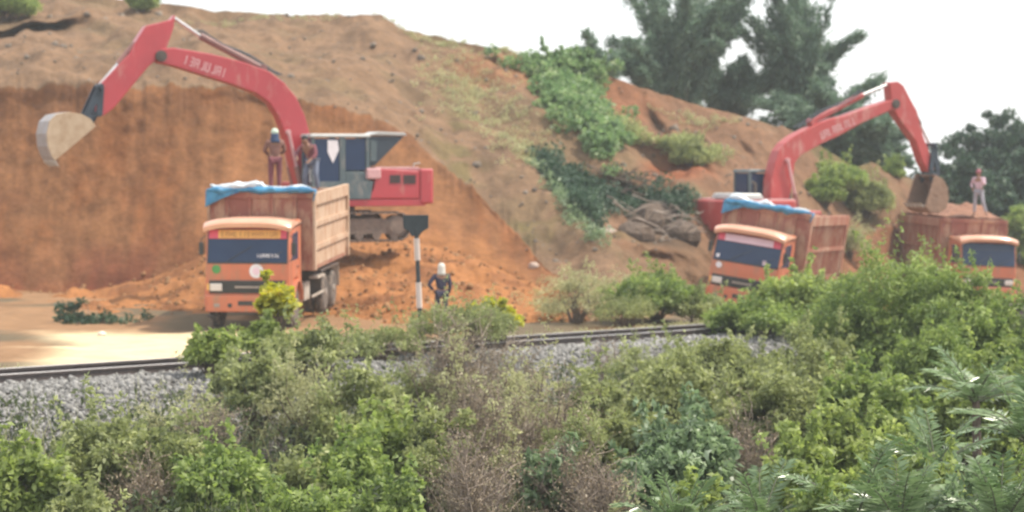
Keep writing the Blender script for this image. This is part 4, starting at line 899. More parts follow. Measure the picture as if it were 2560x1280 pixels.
def shrub(px, top, wpx, D, kind, label, dens=1.0, base_z=None, low=.25, name='shrub', depth=.8, cat='shrub', grp='roadside shrubs in the foreground'):
    SEEDN[0] += 1; rng = np.random.default_rng(SEEDN[0])
    mat, L0, Wr, per, crad, up, dr = {'olive': ('l_olive', .085, .5, 85, .20, .6, .15), 'bright': ('l_bright', .11, .55, 70, .21, .7, .1), 'yellow': ('l_yellow', .16, .6, 26, .20, .5, .25),
                                      'blue': ('l_blue', .13, .5, 55, .22, .6, .2), 'mid': ('l_mid', .10, .5, 80, .21, .6, .15), 'grey': ('l_grey', .055, .45, 60, .22, .4, .1), 'willow': ('l_mid', .10, .28, 90, .22, .5, .3),
                                      'fine': ('l_olive', .06, .4, 100, .2, .5, .1), 'pale': ('l_pale', .12, .5, 50, .2, .6, .1), 'creep': ('l_creep', .15, .65, 55, .25, .8, .1)}[kind]
    p = P(px, 700, D); x, y = p[0], p[1]; bz = gz(x, y) if base_z is None else base_z
    tz = P(px, top, D)[2]; H = tz - bz; W_ = wpx / F * D / 2 * 1.08; g = empty(name, (x, y, bz), (0, 0, 0)); tag(g, label, cat, grp)
    vol = W_ * W_ * max(H * (1 - low), .4); nC = int(max(22, min(300, 96 * vol ** .66 * dens)))
    if D > 80: L0 *= 1.5; crad *= 1.4
    else: L0 *= 1.25; crad *= 1.2
    cen = clumps_in(rng, nC, W_, W_ * depth, H * low, H * .97, .35, SEEDN[0])
    rad = crad * rng.uniform(.6, 1.3, nC) * min(1.6, max(.6, W_ ** .5))
    V = leafy(rng, cen, rad, int(per * 1.25 * min(1, dens + .3)), L0, Wr, up, dr); ns = int(7 * dens + 4); top_ = cen[np.argsort(-cen[:, 2] + rng.normal(0, .25, nC))][:ns]; k_ = 16
    dr_ = rng.normal(size=(len(top_), 3)) * .35 + (0, 0, 1.0); sl = rng.uniform(.2, .62, len(top_)) * (.55 + .25 * W_) * (.35 if wpx < 160 and 43 < D < 60 else 1)
    tt_ = np.linspace(.2, 1, k_)[None, :, None]; sc_ = top_[:, None, :] + dr_[:, None, :] * (sl[:, None, None] * tt_ + .12) + rng.normal(size=(len(top_), k_, 3)) * .035
    sc_ = sc_.reshape(-1, 3); V = np.concatenate([V, leafy(rng, sc_, .05, 2, L0, Wr, .4, .0)])
    foliage_mesh('foliage', V, M[mat], g)
    branches(rng, (0, 0, -.1), cen, .012 + .012 * H ** .5, M['bark'], g, nmax=26, bend=.10 * W_)
    return g
def dry_shrub(px, top, wpx, D, label, n=420, leaf=900, mat='twig', lm='l_dry', base_z=None, grp='roadside shrubs in the foreground'):
    SEEDN[0] += 1; rng = np.random.default_rng(SEEDN[0]); p = P(px, 700, D); bz = gz(p[0], p[1]) if base_z is None else base_z
    H = P(px, top, D)[2] - bz; W_ = wpx / F * D / 2; g = empty('dry_shrub', (p[0], p[1], bz)); tag(g, label, 'shrub', grp)
    mb = MB(); ends = []
    for i in range(n // 12):
        a = rng.uniform(0, 2 * math.pi); r = W_ * rng.uniform(.1, .95); tx = Vector((r * math.cos(a), r * math.sin(a) * .7, H * rng.uniform(.6, 1.0) * (1 - .35 * (r / W_) ** 2)))
        b = Vector((rng.normal() * W_ * .2, rng.normal() * W_ * .15, -.05)); m = b.lerp(tx, .5) + Vector((rng.normal() * .1, rng.normal() * .1, .1 * H))
        mb.tube([b, m, tx], [.014, .010, .004], 4, False)
        for j in range(11):
            t = rng.uniform(.3, 1); q = (b.lerp(m, t * 2) if t < .5 else m.lerp(tx, t * 2 - 1)); dv = Vector((rng.normal(), rng.normal(), abs(rng.normal()) * .9 + .3)).normalized() * rng.uniform(.2, .6) * (.5 + .2 * H)
            e = q + dv; mid = q.lerp(e, .5) + Vector((rng.normal(), rng.normal(), rng.normal())) * .03; mb.tube([q, mid, e], [.007, .005, .003], 3, False); ends += [mid, e]
    mb.build('twigs', M[mat], g)
    E_ = np.array([tuple(e) for e in ends]); V = leafy(rng, E_, .09, max(1, int(leaf * 6 / len(E_))), .05, .45, .4, .1); foliage_mesh('foliage', V, M[lm], g)
    return g
def palm(px, py, D, size, label, n=15, seed=1, base_z=None, tilt=0):
    rng = np.random.default_rng(seed); p = P(px, py, D); g = empty('palm', tuple(p)); tag(g, label, 'palm', 'young palms in the foreground')
    LV = []; mb = MB()
    for i in range(n):
        a = 2 * math.pi * i / n * 1.0 + rng.uniform(-.25, .25); el = rng.uniform(.55, 1.4); L_ = size * rng.uniform(.75, 1.1)
        pts = []; q = Vector((0, 0, 0)); d = Vector((math.cos(a) * math.cos(el), math.sin(a) * math.cos(el), math.sin(el)))
        for k in range(13):
            pts.append(q.copy()); q = q + d * (L_ / 12); d = (d + Vector((0, 0, -.085))).normalized()
        mb.tube(pts, [.02 - .0014 * k for k in range(13)], 5, False)
        P3 = np.array([tuple(v) for v in pts]); t = np.linspace(1.8, 11.9, 30); i0 = np.floor(t).astype(int); fr = (t - i0)[:, None]; c = P3[i0] * (1 - fr) + P3[np.minimum(i0 + 1, 12)] * fr
        tg = P3[np.minimum(i0 + 1, 12)] - P3[i0]; tg /= np.linalg.norm(tg, axis=1)[:, None]; sd_ = np.cross(tg, (0, 0, 1.)); sd_ /= np.linalg.norm(sd_, axis=1)[:, None]
        for s in (-1, 1):
            u = sd_ * s + tg * .75 + rng.normal(size=c.shape) * .16; u[:, 2] -= .25; u /= np.linalg.norm(u, axis=1)[:, None]
            ll = size * .23 * (1 - .5 * np.abs(t / 12 - .45)) * rng.uniform(.85, 1.1, len(t)); cc = c + u * ll[:, None] * .5
            nr = np.cross(u, tg) * s * -1 + np.array((0, 0, .4)); LV.append(leaf_arrays(cc, u, nr, ll, np.full(len(t), .030), .3))
    foliage_mesh('frond_leaflets', np.concatenate(LV), M['l_palm'], g); mb.build('frond_stalks', M['culm'], g)
    z0 = gz(p[0], p[1]) - p[2]
    if z0 < -.1: MB().tube([(0, 0, z0 - .1), (.03, 0, z0 * .5), (0, 0, .05)], [.09, .075, .06], 10).build('trunk', M['bark'], g)
    return g

# foreground, back row to front row
FG = [
 (690, 708, 82, 45.2, 'yellow', 'yellow green broad leaved sapling rising in front of the left truck bumper', .45, .55, 'sapling'),
 (645, 815, 110, 44.6, 'bright', 'bright green leafy shrub just below the left truck bumper', .8, .45, 'shrub'),
 (522, 834, 125, 43.4, 'bright', 'round lime green bush standing against the pale sand beside the rail', 1.0, .3, 'shrub'),
 (590, 912, 100, 42.0, 'olive', 'small olive bush hiding the rail below the left truck', .8, .2, 'shrub'),
 (800, 826, 260, 44.5, 'olive', 'low olive bush over the rail at the foot of the left truck rear wheels', .7, .3, 'shrub'),
 (950, 826, 190, 46.5, 'fine', 'low yellowish olive bush left of the railway sign foot', .7, .3, 'shrub'),
 (1160, 766, 280, 47.5, 'fine', 'bush with a yellow green crown under the person in navy', .8, .35, 'shrub'),
 (1250, 765, 110, 49.5, 'yellow', 'small yellowing bush top against the orange dirt right of the sign', .6, .5, 'shrub'),
 (1445, 668, 170, 60.0, 'grey', 'thin grey green shrub at the lower right end of the orange dirt', .5, .1, 'shrub'),
 (1640, 690, 240, 60.5, 'mid', 'green bush behind the rails left of the tilted truck bumper', .9, .2, 'shrub'),
 (1560, 740, 150, 59.0, 'fine', 'dull olive bush behind the rails at the foot of the hill slope', .6, .2, 'shrub'),
 (1740, 745, 140, 60.0, 'olive', 'olive bush touching the lower left corner of the tilted truck', .8, .2, 'shrub'),
 (1990, 684, 190, 54.5, 'bright', 'bright lime bush at the right side of the tilted truck cab', 1.0, .2, 'shrub'),
 (1900, 762, 240, 53.5, 'mid', 'green bush covering the wheels of the tilted truck', 1.0, .2, 'shrub'),
 (2215, 640, 380, 47.5, 'willow', 'tall fine leaved green tree between the tilted truck and the right truck', 1.0, .25, 'small_tree'),
 (2395, 628, 240, 46.5, 'willow', 'tall green tree hiding the lower left half of the right truck', 1.0, .25, 'small_tree'),
 (2120, 740, 200, 49.0, 'mid', 'mid green tree top left of the tall fine leaved tree', .9, .2, 'small_tree'),
 (2520, 740, 200, 45.0, 'willow', 'green tree at the right picture edge under the right truck lamps', 1.0, .2, 'small_tree'),
 (2440, 770, 200, 43.5, 'mid', 'dense green tree in front of the right truck cab', .9, .2, 'small_tree'),
 (1780, 830, 240, 47.0, 'olive', 'olive bush on the ballast below the tilted truck', .8, .3, 'shrub'),
 (1600, 862, 180, 45.5, 'fine', 'sparse olive bush with dark stems standing on the ballast', .45, .45, 'shrub'),
 (2020, 830, 270, 43.5, 'olive', 'wide olive bush with knobbly crown under the lime bush', 1.0, .2, 'shrub'),
 (1690, 905, 300, 42.0, 'olive', 'wide dull olive bush at the middle right of the slope', .8, .2, 'shrub'),
 (1940, 915, 330, 40.5, 'olive', 'large olive bush above the dark gap at right', 1.0, .35, 'shrub'),
 (2330, 800, 260, 42.5, 'willow', 'green tree in the middle of the right hand thicket', 1.0, .2, 'small_tree'),
 (2460, 905, 230, 39.5, 'bright', 'yellow green bush above the palms at the right edge', .9, .2, 'shrub'),
 (2230, 960, 220, 39.5, 'mid', 'dark green bush left of the palms in the thicket', .8, .1, 'shrub'),
 (640, 885, 190, 40.5, 'olive', 'tall olive shrub over the ballast below the left truck', .7, .3, 'shrub'),
 (760, 905, 230, 39.5, 'grey', 'grey green shrub on the ballast left of the dry brush', .7, .2, 'shrub'),
 (900, 920, 250, 39.2, 'olive', 'olive shrub beside the dry brush, left side', .7, .2, 'shrub'),
 (430, 960, 260, 38.5, 'grey', 'thin grey green shrub standing before the bare ballast', .35, .2, 'shrub'),
 (1010, 900, 170, 41.5, 'fine', 'small olive shrub at the upper left of the dry brush', .6, .3, 'shrub'),
 (1290, 915, 140, 38.2, 'grey', 'pale leafy sprig standing up in the dry brush', .5, .55, 'shrub'),
 (1480, 930, 190, 40.0, 'olive', 'dull olive shrub right of the dry brush', .6, .2, 'shrub'),
 (1570, 1010, 230, 37.0, 'olive', 'olive shrub left of the blue green bush', .7, .2, 'shrub'),
 (270, 1030, 270, 35.5, 'olive', 'dark olive bush at the lower left before the ballast', .9, .25, 'shrub'),
 (415, 1055, 190, 35.0, 'olive', 'olive bush with a domed crown second from the lower left', .9, .3, 'shrub'),
 (75, 1112, 260, 34.0, 'bright', 'bright green bush in the lower left corner', 1.0, .2, 'shrub'),
 (560, 1125, 270, 34.0, 'mid', 'bright olive bush at the bottom left of the centre', 1.0, .2, 'shrub'),
 (740, 1160, 200, 34.5, 'olive', 'olive bush at the bottom left of the lime bush', .9, .2, 'shrub'),
 (990, 1035, 240, 36.5, 'bright', 'vivid lime green bush left of the dry brush', 1.0, .25, 'shrub'),
 (860, 1110, 240, 35.0, 'mid', 'mid green bush below the vivid lime bush', .9, .2, 'shrub'),
 (1080, 1095, 150, 35.5, 'fine', 'fine leaved olive bush top touching the dry brush', .7, .5, 'shrub'),
 (1370, 1135, 140, 34.0, 'blue', 'small pale blue green plant in front of the dry brush', .8, .45, 'shrub'),
 (1700, 1020, 290, 35.0, 'blue', 'wide blue green bush with pale leaf edges at the lower centre right', 1.0, .2, 'shrub'),
 (1650, 1130, 200, 33.5, 'blue', 'lower blue green bush in front of the wide one', .9, .2, 'shrub'),
 (1980, 1080, 150, 34.5, 'bright', 'lime bush in front of the dark gap', 1.0, .3, 'shrub'),
 (2090, 1000, 130, 36.0, 'bright', 'upright lime plant right of the dark gap', .9, .35, 'shrub'),
 (2240, 1065, 210, 34.0, 'bright', 'lime bush between the palms', 1.0, .25, 'shrub'),
 (2060, 1160, 250, 32.5, 'bright', 'lime bush at the bottom under the left palms', .9, .2, 'shrub'),
 (2330, 1190, 260, 32.0, 'bright', 'lime bush at the bottom under the right palms', 1.0, .2, 'shrub'),
 (1740, 1235, 170, 31.5, 'bright', 'small lime bush at the bottom edge below the blue green bush', 1.0, .3, 'shrub'),
 (200, 1225, 200, 31.5, 'olive', 'olive bush at the bottom edge beside the lower left corner', .9, .2, 'shrub'),
 (760, 1230, 260, 31.5, 'mid', 'green bush at the bottom edge below the olive one', .9, .2, 'shrub'),
 (1010, 1225, 200, 31.5, 'mid', 'green bush at the bottom edge left of the dry brush foot', .8, .2, 'shrub'),
 (1560, 1235, 130, 31.5, 'grey', 'small grey green bush at the bottom edge left of the small lime bush', .6, .2, 'shrub'),
 (1150, 850, 170, 40.0, 'grey', 'thin grey green sprays inside the upper dry brush', .4, .2, 'shrub'),
 (1340, 860, 190, 38.8, 'grey', 'grey green sprays at the upper right of the dry brush', .4, .2, 'shrub'),
 (1240, 985, 150, 35.8, 'grey', 'grey green sprays in the middle of the dry brush', .3, .3, 'shrub'),
 (1110, 1020, 160, 36.0, 'olive', 'small olive sprig at the left edge of the dry brush', .5, .4, 'shrub'),
 (1440, 1010, 150, 36.2, 'fine', 'small olive sprig at the right edge of the dry brush', .5, .4, 'shrub'),
 (2130, 900, 150, 39.0, 'mid', 'green bush right beside the dark gap in the thicket', .9, .2, 'shrub'),
 (2400, 1240, 170, 31.2, 'blue', 'blue green bush at the bottom among the right palms', .9, .3, 'shrub'),
 (2010, 1235, 150, 31.2, 'mid', 'green bush at the bottom between the two left palms', .9, .3, 'shrub'),
 (2530, 1160, 160, 32.5, 'mid', 'green bush in the lower right corner', .9, .2, 'shrub'),
]
for (px, top, wpx, D, kind, lab, dens, low, nm) in FG:
    shrub(px, top, wpx, D, kind, lab, dens, None, low, nm, cat='tree' if nm == 'small_tree' else ('sapling' if nm == 'sapling' else 'shrub'))
DRY = [(1130, 765, 300, 41.0, 'tall grey brown dry brush under the person in navy', 520, 900), (1280, 830, 330, 39.5, 'widest grey brown dry brush in the centre of the slope', 560, 1000),
       (1190, 930, 330, 36.5, 'brown dry brush in front of the taller grey one', 520, 900), (1400, 960, 280, 37.0, 'dry brush right of centre below the ballast', 420, 700),
       (1430, 1080, 330, 34.0, 'reddish brown dry brush at the bottom right of the centre', 480, 800), (1200, 1080, 300, 33.5, 'dark brown dry brush at the bottom centre', 480, 700),
       (1160, 1110, 260, 32.0, 'brown dry brush at the bottom edge, left of the pale blue green plant', 460, 500), (1500, 1120, 260, 32.2, 'reddish dry brush at the bottom edge between the dry and the blue green bushes', 440, 400),
       (350, 1130, 200, 34.2, 'brown dry brush between the lower left bushes', 300, 400), (1880, 1010, 240, 37.5, 'dark dry brush in the gap right of the blue green bush', 320, 300), (520, 1000, 240, 38.0, 'thin dry weeds before the bare ballast', 240, 200),
       (1520, 850, 130, 46.5, 'dark leafless stems standing on the ballast', 160, 60)]
for (px, top, wpx, D, lab, n, lf) in DRY: dry_shrub(px, top, wpx, D, lab, n, lf)
PALMS = [(1900, 1340, 32.0, 1.1, 'young palm at the bottom between the blue green bush and the lime bushes', 15, 3), (2140, 1320, 31.5, 1.25, 'young palm with broad arching fronds at the bottom right', 16, 4),
         (2340, 1190, 33.0, 1.0, 'young palm in the middle of the lower right thicket', 13, 5), (2570, 1110, 34.0, 1.25, 'largest young palm rising at the right picture edge', 15, 6), (2500, 1350, 30.5, 1.1, 'young palm in the lower right corner', 14, 7)]
PALMS += [(1700, 1345, 31.0, 1.05, 'young palm at the bottom edge below the wide blue green bush', 14, 8), (2250, 1340, 31.0, 1.2, 'young palm at the bottom edge between the lime bushes', 15, 9), (2440, 1010, 36.5, 1.2, 'young palm high in the thicket near the right picture edge', 13, 10)]
for (px, py, D, s, lab, n, sd_) in PALMS: palm(px, py, D, s, lab, n, sd_)
# undergrowth on the bank (uncountable)
rng = np.random.default_rng(77); n = 11000; tt = rng.uniform(-14, 34, n); dd = rng.uniform(4.0, 17, n)
x = A0[0] + tt * TD[0] + dd * ND[0]; y = A0[1] + tt * TD[1] + dd * ND[1]; cen = np.stack([x, y, ground_z(x, y) + rng.uniform(.05, 1.1, n)], -1)
V = leafy(rng, cen, .26, 18, .12, .4, .4, .0); o = foliage_mesh('undergrowth', V, M['l_under'], None); tag(o, 'tangled green undergrowth covering the bank below the railway', 'undergrowth', kind='stuff')
n = 17000; tt = rng.uniform(-12, 32, n); dd = rng.uniform(3.6, 14, n); x = A0[0] + tt * TD[0] + dd * ND[0]; y = A0[1] + tt * TD[1] + dd * ND[1]
k_ = fbm(x * .9, y * .9, 0, 55) > .05; x, y = x[k_], y[k_]; n = len(x); ll = rng.uniform(.5, 1.5, n)
uu = rng.normal(size=(n, 3)) * .28 + (0, 0, 1.0); V = leaf_arrays(np.stack([x, y, ground_z(x, y) + ll * .45], -1), uu, rng.normal(size=(n, 3)), ll, rng.uniform(.012, .03, n)); o = foliage_mesh('tall_grass', V, M['l_grey'], None); tag(o, 'tall pale grass blades standing between the foreground shrubs', 'grass', kind='stuff')
n = 900; tt = rng.uniform(-8, 30, n); dd = -rng.uniform(1.6, 3.4, n); x = A0[0] + tt * TD[0] + dd * ND[0]; y = A0[1] + tt * TD[1] + dd * ND[1]; k_ = (CX + x / y * F > 640) | (CX + x / y * F < 60)
cen = np.stack([x, y, ground_z(x, y) + rng.uniform(.0, .15, n)], -1)[k_]; V = leafy(rng, cen, .14, 14, .10, .22, .2, -.4); o = foliage_mesh('weeds', V, M['l_grey'], None); tag(o, 'straw coloured weeds along the far side of the rails', 'weeds', kind='stuff')

# hillside greenery
def hill_leaves(name, polys, n, per, rad, L0, Wr, mat, label, cat, seed, lift=.2):
    rng = np.random.default_rng(seed); cen = []
    while len(cen) < n:
        cx0, cy0, sx, sy, rot = polys[rng.integers(len(polys))]; u, v = rng.normal(size=2) * .5; a = math.radians(rot)
        px, py = cx0 + sx * u * math.cos(a) - sy * v * math.sin(a), cy0 + sx * u * math.sin(a) + sy * v * math.cos(a)
        p = hill_at(px, py); cen.append((p[0], p[1] - .1, p[2] + rng.uniform(0, lift)))
    V = leafy(rng, np.array(cen), rad, per, L0, Wr, .6, .1); o = foliage_mesh(name, V, M[mat], None); tag(o, label, cat, kind='stuff'); return o
hill_leaves('creeper', [(1410, 190, 100, 50, 10), (1430, 250, 110, 70, 40), (1460, 320, 90, 50, 55), (1520, 370, 50, 30, 50), (1400, 280, 60, 50, 60)], 270, 55, .36, .20, .7, 'l_creep', 'dense green creeper spilling down the slope right of the cut', 'creeper', 31, .5)
hill_leaves('pale_weeds', [(1385, 490, 60, 16, 55), (1430, 550, 60, 16, 50), (1480, 595, 40, 14, 40), (1350, 440, 30, 20, 60)], 90, 26, .24, .16, .35, 'l_blue', 'pale leaved weeds along the edge of the dark hollow', 'weeds', 32, .3)
hill_leaves('hill_grass', [(1180, 240, 130, 90, 40), (1270, 330, 120, 70, 45), (1120, 200, 90, 50, 30), (1330, 400, 60, 50, 50)], 420, 22, .22, .12, .25, 'l_grey', 'patchy olive grass on the slope above the cut', 'grass', 33, .1)
hill_leaves('scarp_weeds', [(1750, 380, 90, 26, 25), (1690, 360, 70, 20, 10), (1570, 330, 50, 25, 20)], 150, 36, .26, .14, .4, 'l_olive', 'weeds hanging along the top of the orange scarp', 'weeds', 34, .3)
hill_leaves('slope_weeds', [(1450, 740, 110, 40, 0), (1600, 720, 120, 30, 0), (1380, 770, 60, 25, 0)], 200, 26, .22, .10, .3, 'l_grey', 'thin weeds on the lower slope beside the dirt heap', 'weeds', 35, .25)
hill_leaves('crest_grass', [(1250, 128, 120, 6, 14), (700, 48, 300, 4, 2), (1080, 96, 150, 5, 12), (1750, 285, 120, 10, 12)], 200, 18, .14, .12, .2, 'l_grey', 'short dry grass along the hill crest', 'grass', 36, .12)
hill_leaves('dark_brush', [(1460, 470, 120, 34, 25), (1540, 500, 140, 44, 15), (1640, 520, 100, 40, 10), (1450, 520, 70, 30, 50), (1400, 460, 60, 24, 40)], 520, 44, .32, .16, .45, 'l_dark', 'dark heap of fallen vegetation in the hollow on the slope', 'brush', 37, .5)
def on_hill(px, py): p = hill_at(px, py); return p, float(np.dot(p - np.array([0, 0, HC]), FW))
HS = [(2090, 408, 150, 470, 'mid', 'round green bush on the slope behind the second excavator boom', 'bush'), (2160, 450, 110, 520, 'olive', 'olive bush on the slope right of the round green one', 'bush'), (2060, 440, 80, 530, 'mid', 'small dark bush under the boom of the second excavator', 'bush'),
      (1400, 140, 110, 175, 'creep', 'low green bush on the crest above the creeper', 'bush'), (1465, 148, 70, 190, 'creep', 'small leafy bush on the crest right of the low green one', 'bush'), (1730, 372, 90, 400, 'olive', 'yellowish bush hanging over the orange scarp', 'bush'),
      (20, -30, 140, 30, 'mid', 'green bush at the top left corner of the hill', 'bush'), (360, -20, 70, 14, 'mid', 'small bush on the crest at the top left', 'bush'), (2230, 412, 60, 440, 'mid', 'small round bush on the skyline left of the bucket', 'bush'),
      (2120, 560, 110, 640, 'grey', 'greyish bush beside the rear of the tilted truck', 'bush')]
for (px, top, wpx, foot, kind, lab, nm) in HS:
    p, D = on_hill(px, foot); shrub(px, top, wpx, D, kind, lab, 1.0, float(p[2]) - .1, .1, nm, grp='bushes growing on the hill')

def bamboo(px, foot, D, H, spread, label, nculm, seed, per=9, mat='l_bamboo', base_z=None, lean=0.0, arch=.10, name='bamboo_clump'):
    rng = np.random.default_rng(seed); p = P(px, foot, D); g = empty(name, tuple(p)); tag(g, label, 'bamboo', 'bamboo clumps behind the hill'); mb = MB(); C_ = []; U_ = []
    for i in range(nculm):
        a = rng.uniform(0, 2 * math.pi); out = rng.uniform(.05, 1) ** .8 * spread; L_ = H * rng.uniform(.55, 1.1)
        d = Vector((math.cos(a) * out + lean, math.sin(a) * out * .8, 1)).normalized(); q = Vector((rng.normal() * .3, rng.normal() * .3, -.3)); pts = []
        sag = Vector((math.cos(a), math.sin(a) * .8, -.55)) * arch * rng.uniform(.4, 1.5) * (.4 + out)
        for k in range(15): pts.append(q.copy()); q = q + d * (L_ / 14); d = (d + sag * (.25 + k / 14)).normalized()
        mb.tube(pts, [.05 * (1 - k / 15.5) for k in range(15)], 4, False)
        P3 = np.array([tuple(v) for v in pts]); m = 60; t = 2.2 + 11.7 * rng.uniform(0, 1, m) ** .8; i0 = np.floor(t).astype(int); fr = (t - i0)[:, None]
        c = P3[i0] * (1 - fr) + P3[np.minimum(i0 + 1, 14)] * fr + rng.normal(size=(m, 3)) * (.18 * (1.2 - t / 15))[:, None]; C_.append(c); tg = P3[np.minimum(i0 + 1, 14)] - P3[i0]; U_.append(tg / np.linalg.norm(tg, axis=1)[:, None])
    cen = np.repeat(np.concatenate(C_), per, 0); n_ = len(cen); cen = cen + rng.normal(size=(n_, 3)) * .12; uu = np.repeat(np.concatenate(U_), per, 0) * .9 + rng.normal(size=(n_, 3)) * .45 - (0, 0, .15)
    V = leaf_arrays(cen, uu, rng.normal(size=(n_, 3)) + (0, 0, .3), .42 * rng.uniform(.6, 1.3, n_), .075 * rng.uniform(.7, 1.3, n_)); foliage_mesh('leaves', V, M[mat], g); mb.build('culms', M['culm'], g); return g
bamboo(1700, 265, 104, 5.6, .34, 'tall dark bamboo clump on the crest, left one of the pair', 30, 1, 9, arch=.08)
bamboo(1715, 265, 104.5, 6.9, .44, 'outer arching plumes of the left hand bamboo pair', 14, 21, 14, arch=.12)
bamboo(1650, 245, 103, 3.9, .70, 'low arching bamboo at the left foot of the tall clump', 14, 2, 12, arch=.17)
bamboo(2010, 310, 106, 5.8, .24, 'tall bamboo clump on the crest, right one of the pair', 20, 3, 9, arch=.05)
bamboo(2010, 310, 106.5, 8.0, .34, 'outer arching plumes of the right hand bamboo pair', 13, 23, 16, arch=.12)
bamboo(1830, 290, 107, 3.0, .65, 'lower bamboo clump filling the space between the two tall ones', 30, 4, 10, arch=.14)
bamboo(2060, 420, 102, 5.0, .60, 'broad arching bamboo behind the second excavator boom', 46, 5, 11, arch=.22, lean=.22)
bamboo(2140, 450, 103, 3.3, .60, 'short arching bamboo under the second excavator boom', 22, 6, 10, arch=.26)
bamboo(1520, 200, 101, 2.6, .9, 'thin bamboo sprays on the crest right of the creeper', 9, 8, 7, arch=.22)

def tree(px, foot, top, wpx, D, label, seed, mat='l_dark', nC=150, per=60, name='tree', low=.12):
    rng = np.random.default_rng(seed); b = P(px, foot, D); H = P(px, top, D)[2] - b[2]; W_ = wpx / F * D / 2; g = empty(name, tuple(b)); tag(g, label, 'tree', 'trees behind the right truck')
    cen = clumps_in(rng, nC, W_, W_ * .8, H * low, H * .97, .3, seed); rad = .42 * rng.uniform(.6, 1.4, nC) * max(.8, (W_ / 3) ** .5)
    foliage_mesh('crown', leafy(rng, cen, rad, per, .26, .5, .5, .2), M[mat], g)
    mb = MB(); mb.tube([(0, 0, -.3), (.1, 0, H * .2), (-.05, .1, H * .45), (.05, 0, H * .7)], [.20, .16, .11, .05], 9)
    for i in rng.permutation(nC)[:22]: 
        t = Vector(cen[i]); s = Vector((0, 0, H * rng.uniform(.15, .5))); mb.tube([s, s.lerp(t, .5) + Vector((0, 0, .2)), t], [.06, .04, .015], 5, False)
    mb.build('trunk', M['bark'], g); return g
tree(2375, 660, 368, 200, 108, 'dark bluish tree just right of the second excavator bucket', 41, nC=150)
tree(2505, 700, 285, 330, 112, 'largest dark bluish tree at the right picture edge', 42, nC=560, per=90)
tree(2440, 700, 400, 260, 104, 'dark tree behind the person in pink', 43, nC=420, per=90)
tree(2600, 700, 330, 240, 108, 'dark tree cut off by the right picture edge', 44, nC=260)
tree(2550, 760, 500, 160, 100, 'lower green tree at the right edge behind the truck cab', 45, 'l_mid', nC=110)
tree(2225, 520, 405, 80, 125, 'small distant tree seen under the second excavator stick', 46, nC=50)

# debris and small things
def lump(name, px, py, D, s, mat, label, cat, seed, z=None, squash=.7):
    rng = np.random.default_rng(seed); mb = MB(); n = 10; b = []
    for i in range(1, 7):
        th = math.pi * i / 7
        for k in range(n):
            a = 2 * math.pi * k / n; r = 1 + .28 * float(vn(math.sin(th) * math.cos(a) * 1.6, math.sin(th) * math.sin(a) * 1.6, math.cos(th) * 1.6, seed)); b.append((s * r * math.sin(th) * math.cos(a), s * r * math.sin(th) * math.sin(a), s * squash * r * math.cos(th)))
    top, bot = len(b), len(b) + 1; b += [(0, 0, s * squash), (0, 0, -s * squash)]; Fs = [(i * n + k, i * n + (k + 1) % n, (i + 1) * n + (k + 1) % n, (i + 1) * n + k) for i in range(5) for k in range(n)]
    Fs += [(top, (k + 1) % n, k) for k in range(n)] + [(bot, 5 * n + k, 5 * n + (k + 1) % n) for k in range(n)]
    o = mb.add(b, Fs).build(name, M[mat], None, 0, False); p = P(px, py, D); p[2] = (gz(p[0], p[1]) if z is None else p[2]) + (s * squash * .5 if z is None else 0); o.location = tuple(p); tag(o, label, cat); return o
lump('stone', 255, 838, 56.5, .10, 'stonew', 'small white stone lying at the edge of the pale sand', 'stone', 3)
p, D = on_hill(1335, 665); lump('boulder', 1335, 665, D - .1, .17, 'stonep', 'pale boulder at the right end of the cut face', 'boulder', 4, z=1)
p, D = on_hill(1525, 580); lump('boulder', 1520, 585, D - .1, .28, 'stonep', 'pale boulder at the mouth of the dark hollow', 'boulder', 5, z=1)
def branch_pile(name, px, py, D, wpx, label, n, mat, seed, th=.035, z=None, cat='branch pile', hh=.5):
    rng = np.random.default_rng(seed); p = P(px, py, D); g = MB(); W_ = wpx / F * D / 2
    for i in range(n):
        a = Vector((rng.uniform(-1, 1) * W_, rng.normal() * .4, rng.uniform(0, hh))); l_ = rng.uniform(.3, 1.0) * min(1.4, W_); an = rng.uniform(-.9, .9); d = Vector((math.cos(an), rng.normal() * .3, math.sin(an) * .6)); 
        q = [a - d * l_ / 2, a + Vector((0, 0, rng.normal() * .06)), a + d * l_ / 2 + Vector((0, 0, rng.normal() * .08))]; r = th * rng.uniform(.4, 1.3); g.tube(q, [r, r * .8, r * .4], 5)
    o = g.build(name, M[mat], None); o.location = tuple(p); tag(o, label, cat); return o
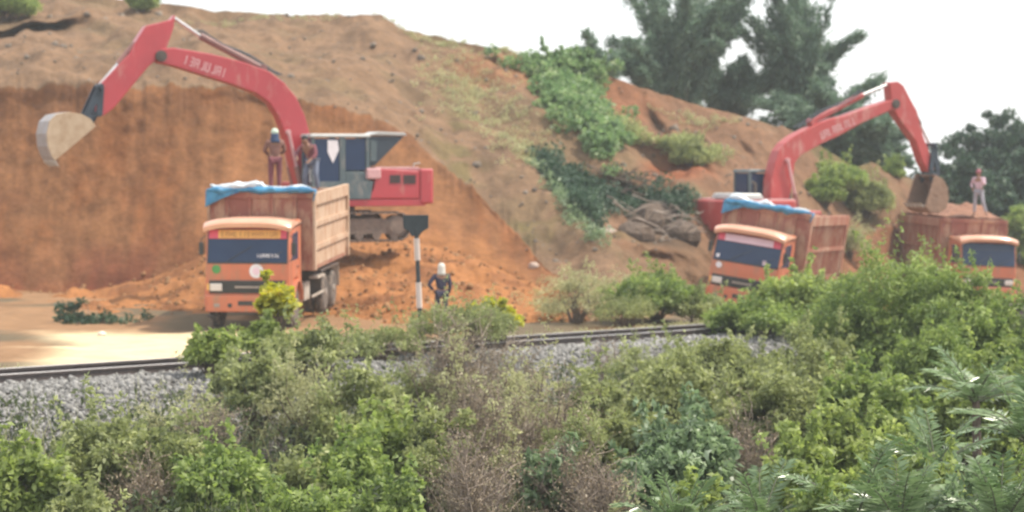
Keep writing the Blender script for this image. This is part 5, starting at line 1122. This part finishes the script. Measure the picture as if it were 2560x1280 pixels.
p, D = on_hill(1640, 560); branch_pile('branch_pile', 1640, 580, D - .6, 200, 'tangle of dead grey roots and branches below the dark hollow', 46, 'wood', 3, .035, hh=1.1)
p, D = on_hill(1700, 600); branch_pile('branch_pile', 1700, 600, D - .8, 110, 'heap of broken sticks left of the tilted truck cab', 22, 'wood', 4, .03, hh=.9)
p, D = on_hill(1560, 480); branch_pile('branch_pile', 1560, 490, D - .8, 160, 'dark fallen branches inside the hollow', 40, 'bark', 5, .035, hh=.9)
# felled leafy branches on the ground at left
for i, (a_, b_, sz, lb) in enumerate(((1630, 560, .95, 'largest brown uprooted earth clump below the dark hollow'), (1700, 590, .7, 'brown earth clump left of the tilted truck roof'), (1590, 590, .6, 'small brown earth clump beside the pale boulder'))):
    p, D = on_hill(a_, b_); lump('earth_clump', a_, b_, D - .2, sz, 'rootsoil', lb, 'earth clump', 60 + i, z=1, squash=.75)
g = empty('cut_branches', tuple(P(235, 812, 61))); tag(g, 'dark green cut branches lying on the dirt at the left', 'branch pile'); rng = np.random.default_rng(9)
cc = np.stack([rng.normal(0, .55, 60), rng.normal(0, .3, 60), np.abs(rng.normal(0, .12, 60)) + .05], -1); cc[:12] = np.stack([rng.normal(-.55, .12, 12), rng.normal(0, .1, 12), rng.uniform(.1, .6, 12)], -1)
foliage_mesh('leaves', leafy(rng, cc, .16, 26, .15, .35, .4, .1), M['l_dark'], g); branches(rng, (0, 0, 0), cc, .02, M['bark'], g, 'branch', nmax=14)

# ------------------------------------------------------------------ air
hb = MB().box(-760, 760, -70, 760, -6, 24).build('haze', nodes('haze air')[0]); hb['kind'] = 'stuff'; hb['label'] = 'thin pale haze in the air'
m = hb.data.materials[0]; t = m.node_tree; t.nodes.remove(t.nodes['Principled BSDF'])
pv_ = t.nodes.new('ShaderNodeVolumePrincipled'); pv_.inputs['Color'].default_value = (.86, .93, .97, 1); pv_.inputs['Density'].default_value = .0007; pv_.inputs['Anisotropy'].default_value = .25
t.links.new(pv_.outputs[0], t.nodes['Material Output'].inputs['Volume'])
